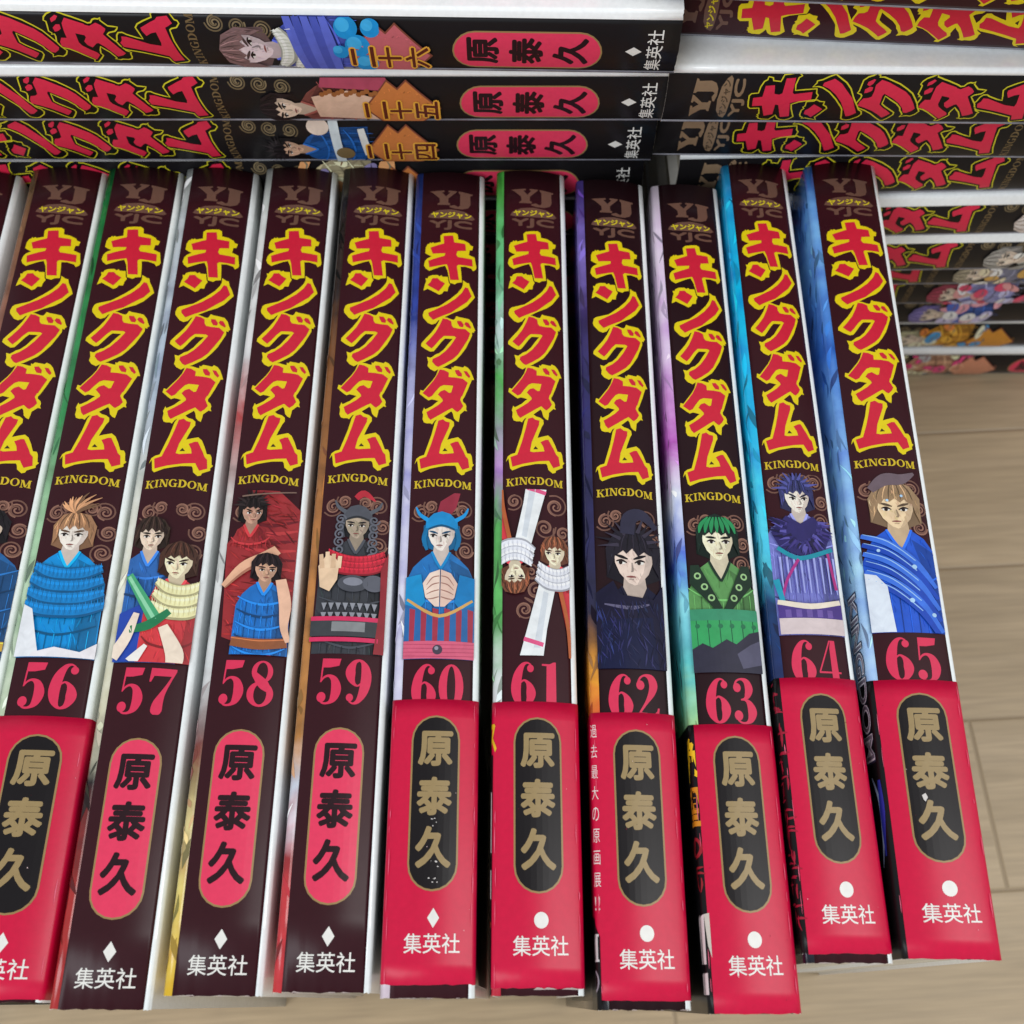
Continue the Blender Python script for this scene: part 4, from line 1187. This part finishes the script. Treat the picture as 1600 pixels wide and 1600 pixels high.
# ------------------------------------------------------------------ front row: spines up, tops away from the viewer
FRONT = {  # number: (x, y of the top centre, x, y of the bottom centre, spine width) in mm
    54: (-129.6, 185, -131.5, 0, 14.8),
    55: (-108.7, 186.2, -110.6, -0.6, 15.4),
    56: (-89.8, 186.5, -91.8, -0.2, 15.4),
    57: (-71.0, 185.7, -72.2, -1.4, 14.7),
    58: (-51.5, 185.9, -52.6, 0.8, 14.6),
    59: (-32.5, 185.8, -33.4, 1.3, 14.5),
    60: (-14.8, 184.4, -14.6, 0.4, 14.0),
    61: (4.9, 184.9, 4.9, 0.8, 13.9),
    62: (24.2, 182.0, 23.8, -1.5, 13.8),
    63: (42.4, 180.6, 43.1, -2.0, 13.7),
    64: (60.0, 187.8, 60.6, 6.1, 13.7),
    65: (81.3, 188.1, 79.2, 6.8, 15.0),
}


def dabs(p, u, s0, s1, w, col, seed):
    """brush lettering seen so much from the side that only broken strokes of it show"""
    rng = random.Random(seed)
    s = s0
    while s < s1 - 3:
        for k in range(5):
            x = u + rng.uniform(-.5, .5) * w; y = s + rng.uniform(0, 3.4)
            if rng.random() < .5:
                p.stroke([(x - .45 * w, y, .2), (x, y - .1, .45), (x + .45 * w, y + rng.uniform(-.3, .3), .15)], ink(col), sub=3, lift=.001)
            else:
                p.stroke([(x, y - 1.2, .15), (x + rng.uniform(-.2, .2), y, .4), (x + rng.uniform(-.5, .5), y + 1.4, .1)], ink(col), sub=3, lift=.001)
        s += 4.6


def m61(p, a):
    p.poly([(-a - 6, 140), (-a + .5, 141), (-a + .3, 184), (-a - 6, 184)], ink((22, 18, 20), .3, .3))
    p.text("ス", ink((214, 176, 30)), -a - 1.2, 135, 2.4, 5.5, .03)
    for s_, h in ((147, 12), (161, 6)):
        p.poly([(-a - 2.2, s_), (-a + .2, s_ + 1), (-a + .2, s_ + h), (-a - 2.2, s_ + h - 1)], ink((220, 210, 208)))
    dabs(p, -a - .6, 170, 181, 1.4, (150, 60, 40), 61)


def m62(p, a):
    for i, ch in enumerate("過去最大の原画展"):
        p.text(ch, ink((228, 206, 204)), -a + .05, 132.8 + i * 3.9, 1.35, 2.5, .0)
    p.text("!!", ink((228, 206, 204)), -a + .1, 164.2, 1.0, 2.4, .0)
    p.poly([(-a - 12, 166.5), (-a - .6, 168), (-a + .9, 171), (-a + .9, 186), (-a - 12, 186)], ink((20, 18, 20), .30, .55))
    serif(p, 'M', -a - 1.9, 170.6, 2.6, 4.6, ink((206, 200, 200)))
    p.ring(-a - .6, 178.4, 1.2, 1.9, .9, 1.5, ink((150, 140, 150)))


def m63(p, a):
    for ch, s_, h, c in (("絶", 134.4, 8.5, (232, 184, 30)), ("望", 143.6, 7.5, (206, 130, 30)), ("の", 153, 4, (150, 30, 40))):
        p.text(ch, ink(c), -a - 2.4, s_, 3.6, h, .03)
    dabs(p, -a - .6, 158.4, 165, 2.4, (150, 30, 40), 63)
    p.poly([(-a + .5, 166.6), (-a + 1.5, 166.4), (-a + 1.5, 174), (-a + .9, 172)], ink((196, 186, 176)))
    for x in (-2.6, -.9):
        p.poly([(-a + x, 167.2), (-a + x + 1.4, 166.6), (-a + x + 1.3, 175), (-a + x + .5, 175)], ink((222, 206, 206)))
        p.poly([(-a + x + .2, 176.6), (-a + x + 1.4, 176.4), (-a + x + 1.4, 180), (-a + x + .3, 180)], ink((222, 206, 206)))


def m64(p, a):
    dabs(p, -a - .5, 131.4, 178, 2.4, (158, 24, 50), 64)


def m65(p, a):
    p.text("KINGDOM", ink((52, 48, 72)), -a - 4.9, 112.2, 5.4, 35.2, .06, rot=90)
    p.text("KINGDOM", ink((226, 226, 236)), -a - 4.7, 112.6, 5.0, 34.4, .035, rot=90)
    p.text("KINGDOM", ink((120, 112, 128)), -a - 4.5, 113.0, 4.6, 33.6, .0, rot=90)
    p.stroke([(-a - 3, 150, .5), (-a - .4, 155, 1.0), (-a - .8, 162, .8), (-a - 2.4, 167, .4)], ink((150, 176, 206)))
    p.stroke([(-a + .4, 151, 1.0), (-a + .2, 157, 1.8), (-a - .2, 165, .8)], ink((40, 50, 150)))


def m57(p, a):
    pass


SPEC = {
    54: dict(num=None, art=None, band=None, front=[(0, (90, 80, 76)), (1, (60, 40, 40))], label="maroon volume at the left edge of the photo, only its top corner in view"),
    55: dict(num='55', art=art_55, band=(133.5, 184.0, False, 2.8, .9, 9), front=[(0, (110, 84, 58)), (.4, (150, 96, 84)), (.7, (196, 190, 180)), (1, (40, 26, 28))], back=(234, 240, 236),
             label="maroon volume cut by the photo's left edge, half a blue armoured figure showing"),
    56: dict(num='56', art=art_56, band=(133.3, 182.6, False, 2.6, .9, 11), front=[(0, (22, 104, 52)), (.36, (48, 136, 76)), (.5, (150, 190, 150)), (.8, (206, 210, 190)), (1, (90, 30, 34))], back=(234, 240, 238),
             label="volume numbered 56 with a cyan padded collar picture and a red paper band"),
    57: dict(num='57', art=art_57, front=[(0, (186, 192, 190)), (.3, (160, 176, 196)), (.5, (214, 214, 200)), (.72, (206, 202, 176)), (.80, (30, 22, 24)), (.9, (150, 40, 36)), (1, (170, 40, 40))],
             label="volume numbered 57 without a band, its picture crossed by a green sword"),
    58: dict(num='58', art=art_58, front=[(0, (200, 204, 200)), (.28, (214, 214, 214)), (.36, (170, 60, 60)), (.5, (200, 200, 196)), (.68, (206, 210, 210)), (.76, (110, 50, 44)), (.86, (206, 190, 130)), (1, (216, 176, 40))],
             label="volume numbered 58 without a band, red cloak over a blue armoured figure", chips=4),
    59: dict(num='59', art=art_59, front=[(0, (26, 24, 26)), (.2, (50, 40, 36)), (.3, (128, 80, 40)), (.6, (176, 116, 60)), (.75, (176, 120, 60)), (.82, (206, 210, 220)), (.88, (170, 50, 54)), (1, (196, 50, 56))],
             label="volume numbered 59 without a band, its figure in dark grey helmet and armour", chips=5),
    60: dict(num='60', art=art_60, band=(129.9, 180.8, False, -1.1, .9, 1.0), front=[(0, (40, 60, 130)), (.22, (44, 66, 150)), (.34, (176, 176, 214)), (.7, (206, 204, 226)), (1, (206, 190, 200))],
             label="volume numbered 60 with a red band and a blue horned helmet picture", chips=6),
    61: dict(num='61', art=art_61, band=(130.8, 181.8, True, -.3, 1.2, 3), front=[(0, (80, 180, 70)), (.16, (100, 180, 130)), (.24, (180, 206, 200)), (.32, (80, 170, 80)), (.44, (190, 140, 206)), (.5, (80, 160, 80)), (.62, (90, 170, 90)), (.7, (206, 210, 210)), (1, (190, 40, 60))],
             label="volume numbered 61 with a red band, two scarfed figures head to head", chips=4, marks=m61),
    62: dict(num='62', art=art_62, band=(130.5, 181.5, True, -.4, 9, .9), front=[(0, (84, 66, 150)), (.12, (120, 104, 180)), (.2, (50, 40, 90)), (.34, (40, 36, 96)), (.6, (30, 28, 56)), (.68, (226, 150, 40)), (.72, (206, 60, 40)), (.76, (34, 30, 50)), (1, (20, 18, 24))],
             label="volume numbered 62 with a red band, its dark figure sunk in a navy cloak", chips=7, marks=m62),
    63: dict(num='63', art=art_63, band=(132.0, 183.2, True, .1, -.2, 4), front=[(0, (230, 216, 232)), (.25, (214, 186, 224)), (.38, (190, 90, 190)), (.45, (226, 230, 240)), (.52, (80, 110, 206)), (.58, (130, 210, 226)), (.66, (90, 190, 190)), (.72, (160, 206, 140)), (1, (40, 70, 50))],
             label="volume numbered 63 with a red band, its picture and robe in green", marks=m63),
    64: dict(num='64', art=art_64, band=(130.6, 181.4, True, -.4, -.2, 3), front=[(0, (40, 160, 214)), (.2, (10, 170, 220)), (.4, (20, 180, 226)), (.56, (80, 206, 230)), (.62, (16, 60, 110)), (.7, (20, 40, 90)), (1, (20, 18, 30))],
             label="volume numbered 64 with a red band, lavender armour and fur collar picture", chips=3, marks=m64),
    65: dict(num='65', art=art_65, band=(131.6, 183.2, True, .1, -.2, 6), front=[(0, (50, 110, 196)), (.12, (110, 166, 226)), (.3, (50, 110, 200)), (.45, (130, 180, 230)), (.6, (150, 190, 230)), (.75, (170, 200, 236)), (1, (40, 60, 130))],
             label="volume numbered 65 with a red band, rightmost of the front row beside bare floor", marks=m65),
}
BACK_ROW = "volumes of the front row, spines up"
for n, (xt, yt, xb, yb, W) in FRONT.items():
    sp = SPEC[n]
    L = math.hypot(xt - xb, yt - yb)
    b = book(sp['label'], BACK_ROW, W=W, L=L, num=sp.get('num'), art=sp.get('art'), front=sp.get('front'), back=sp.get('back', (236, 240, 240)), band=sp.get('band'), seed=n, chips=sp.get('chips', 0), marks=sp.get('marks'), tilt=.0 if n == 65 else .06 + .05 * ((n * 7) % 5) / 5, grow=1.5, wrap=(1.1, .4))
    b.location = ((xt + xb) / 2 * MM - .00035, (yt + yb) / 2 * MM, 0)
    b.rotation_euler = (0, 0, math.atan2(-(xt - xb), yt - yb))

# ------------------------------------------------------------------ the two stacks behind: books lying flat, spines to the viewer
PITCH = 16.4
LIE = Matrix(((0, -1, 0), (0, 0, -1), (1, 0, 0)))       # local x up, y to the left, z towards the viewer


def lay(b, k, X_end, y_face, yaw, left):
    xc = X_end - 91.5 if left else X_end + 91.5
    xm = 8 if left else 110
    yc = y_face - .8 + DEPTH - (xm - xc) * math.tan(R(yaw)) * .5
    T = LIE.to_4x4()
    M = Matrix.Translation((xc * MM, yc * MM, (PITCH * (k - 1) + PITCH / 2) * MM)) @ Matrix.Rotation(R(yaw), 4, 'Z') @ T
    b.matrix_world = M


def ex26(p):
    rolls(p, -1.2, 101.5, 4.6, (216, 218, 206), 2, 3.2, 3.2)
    for k in range(5):
        p.stroke([(-7, 106 + 1.6 * k, 1.6), (0, 104.5 + 1.8 * k, 2.0), (7, 103 + 1.8 * k, 1.4)], ink((70, 84, 176) if k % 2 else (90, 104, 200)))
    for x, y, r in ((4, 115, 2.4), (0, 117, 2.6), (-4.6, 118.5, 2.4), (4, 120, 2), (-1.5, 113.4, 1.6)):
        p.ell(x, y, r, r, ink((20, 140, 206))); p.ell(x + .6, y - .6, r * .6, r * .6, ink((60, 170, 226)))


def ex25(p):
    p.poly([(3.4, 106), (7, 107), (7, 120), (2.4, 122), (3, 112)], ink((170, 70, 92)))
    p.poly([(-5, 105), (1, 104), (2.6, 112), (0, 120), (-6, 118)], ink((214, 178, 154)))
    for k in range(14):
        p.ell(1.6 + .4 * (k % 3), 106.4 + .9 * k, .6, .6, ink((150, 92, 50)))


def ex24(p):
    p.poly([(-7, 107.6), (7, 107), (7, 109.2), (-7, 109.8)], ink((206, 216, 220)))
    p.ell(4.5, 104.5, 2.2, 2.6, ink((226, 206, 190)))
    p.ell(-3.4, 110, 2, 2.2, ink((120, 100, 66)))
    p.stroke([(4, 114.4, 1.6), (-4, 115.6, 2)], ink((214, 214, 210)))


def exg(cols, seed):
    def f(p):
        rng = random.Random(seed)
        for k in range(17):
            u = rng.uniform(-7, 6.8); s = rng.uniform(97, 121)
            p.ell(u, s, rng.uniform(1, 2.6), rng.uniform(1.2, 3.6), ink(tuple(min(255, int(v * 1.12 + 8)) for v in rng.choice(cols))), rot=rng.uniform(0, 180), n=12)
            p.stroke([(u - 1.5, s, .15), (u, s + .6, .5), (u + 1.6, s + rng.uniform(-1, 1), .12)], ink(shade(rng.choice(cols), .6)))
    return f


W_S = 15.1
LEFT = "volumes in the left stack, lying flat"
RIGHT = "volumes in the right stack, lying flat"
GREY = [(0, (150, 150, 160)), (1, (120, 120, 130))]
ORANGE, ROSE = (196, 118, 62), (190, 96, 104)

rows_left = [
    (12, 35.3, 179.8 + 8, -.6, dict(art=lambda p: old_art(p, (40, 36, 40), (90, 60, 60), 91), kanji=('', ORANGE), label="black-spined volume topmost in the left stack, cut off by the photo's top edge")),
    (11, 36.7, 180.3, -1.1, dict(art=lambda p: old_art(p, (126, 98, 98), (74, 88, 180), 92, hw=4.6, s0=89, cu=-1.6, extra=ex26, skin=(226, 206, 210)), kanji=('二十六', ROSE), wrap=(.3, .8),
              label="black-spined volume in the left stack marked 二十六, blue and cyan picture")),
    (10, 35.0, 181.9, 0, dict(art=lambda p: old_art(p, (36, 26, 28), (120, 66, 60), 93, hw=3.9, s0=92.5, cu=-2.6, extra=ex25, skin=(226, 200, 178)), kanji=('二十五', ORANGE), wrap=(.3, 1.4),
              label="black-spined volume in the left stack marked 二十五, dark-haired figure and brown robe")),
    (9, 33.5, 185.1, 0, dict(art=lambda p: old_art(p, (30, 26, 28), (32, 84, 150), 94, hw=3.2, s0=93, cu=-2.2, extra=ex24, skin=(214, 174, 146), kind='spiky'), kanji=('二十四', ORANGE), wrap=(.2, .6),
             label="black-spined volume in the left stack marked 二十四, small figure and sash")),
    (8, 31.8, 187.5, .3, dict(art=lambda p: old_art(p, (200, 190, 150), (206, 190, 150), 95, extra=exg([(206, 196, 160), (120, 110, 150), (200, 140, 90)], 4)), kanji=('二十三', ORANGE), wrap=(.2, .6),
             label="black-spined volume in the left stack just above the tops of the front row")),
]
hidden = None
for k, xe, yf, yaw, kw in rows_left:
    b = book(kw.pop('label'), LEFT, W=W_S, L=183, new=False, front=GREY, seed=100 + k, **kw)
    lay(b, k, xe, yf, yaw, True)
    hidden = b


def copy_tree(o, parent=None):
    c = o.copy()
    scene.collection.objects.link(c)
    if parent:
        c.parent = parent
    for ch in list(o.children):
        copy_tree(ch, c)
    return c


for k in range(7, 0, -1):
    c = copy_tree(hidden)
    c["label"] = "black-spined volume low in the left stack, hidden behind the front row of books"
    lay(c, k, 32 + (k % 3) - 1, 189 + (7 - k) * 2.0, .2 * (k % 2), True)

rows_right = [
    (12, 39.3, 177.2, -3.6, dict(new=True, art=None, wrap=(0, 0), label="maroon-spined volume topmost in the right stack, title cut by the top edge")),
    (11, 37.2, 185.6, -3.4, dict(new=True, art=None, wrap=(0, 0), label="maroon-spined volume second from the top of the right stack, pushed back and askew")),
    (10, 35.9, 180.8, -.6, dict(new=False, wrap=(.3, .4), art=lambda p: old_art(p, (60, 50, 44), (90, 80, 70), 96), label="black-spined volume in the right stack directly under the two maroon ones")),
    (9, 36.0, 186.0, -.6, dict(new=False, wrap=(.2, .2), art=lambda p: old_art(p, (80, 70, 60), (110, 104, 100), 97), label="black-spined volume in the right stack, title showing just above the rightmost front volumes")),
    (8, 38.5, 189.8, 1.5, dict(new=False, wrap=(.4, .6), art=lambda p: old_art(p, (120, 84, 50), (190, 130, 50), 98, extra=exg([(196, 140, 60), (150, 110, 70), (110, 90, 70)], 8)), label="black-spined volume in the right stack level with the front row's tops, orange-brown picture")),
    (7, 38.7, 189.0, 1.5, dict(new=False, wrap=(.4, 2.2), art=lambda p: old_art(p, (206, 190, 180), (30, 130, 196), 99, s0=92, extra=exg([(20, 130, 196), (60, 160, 216), (226, 214, 206), (40, 90, 140)], 9)), label="black-spined volume in the right stack with a bright blue and white picture")),
    (6, 39.8, 189.6, 1.2, dict(new=False, wrap=(.4, 2.0), art=lambda p: old_art(p, (150, 146, 140), (140, 138, 130), 100, extra=exg([(190, 186, 176), (130, 128, 124), (170, 150, 90), (200, 196, 190)], 10)), label="black-spined volume in the right stack with grey and cream blobs in its picture")),
    (5, 39.0, 196.5, 1.0, dict(new=False, wrap=(.5, .4), art=lambda p: old_art(p, (150, 140, 120), (120, 120, 140), 101, extra=exg([(206, 190, 160), (180, 140, 70), (70, 80, 110), (220, 214, 206)], 11)), label="thinly showing volume in the right stack, tan and slate picture")),
    (4, 38.4, 201.0, .6, dict(new=False, wrap=(.3, 1.0), art=lambda p: old_art(p, (150, 60, 80), (150, 150, 200), 102, extra=exg([(170, 170, 210), (190, 60, 90), (216, 214, 226), (190, 130, 130)], 12)), label="volume fourth from the floor in the right stack, lilac and crimson picture")),
    (3, 38.2, 204.7, .8, dict(new=False, wrap=(.6, .2), art=lambda p: old_art(p, (120, 110, 170), (60, 90, 160), 103, extra=exg([(60, 84, 160), (176, 170, 214), (206, 140, 150), (226, 220, 230)], 13)), label="volume third from the floor in the right stack, blue, pink and lilac picture")),
    (2, 38.0, 206.0, .4, dict(new=False, wrap=(1.2, .4), art=lambda p: old_art(p, (190, 186, 150), (200, 140, 50), 104, extra=exg([(206, 150, 50), (200, 196, 170), (60, 130, 180), (190, 110, 50)], 14)), kanji=('', (206, 140, 50)), label="volume second from the floor in the right stack, orange and cream picture")),
    (1, 38.7, 205.3, .3, dict(new=False, wrap=(.2, 1.6), art=lambda p: old_art(p, (196, 180, 150), (200, 150, 120), 105, extra=exg([(206, 160, 130), (200, 196, 160), (196, 60, 110), (150, 150, 150)], 15)), kanji=('', (206, 140, 110)), label="lowest volume of the right stack, resting on the floor")),
]
for k, xe, yf, yaw, kw in rows_right:
    b = book(kw.pop('label'), RIGHT, W=W_S, L=183, front=GREY, seed=200 + k, **kw)
    lay(b, k, xe, yf, yaw, False)
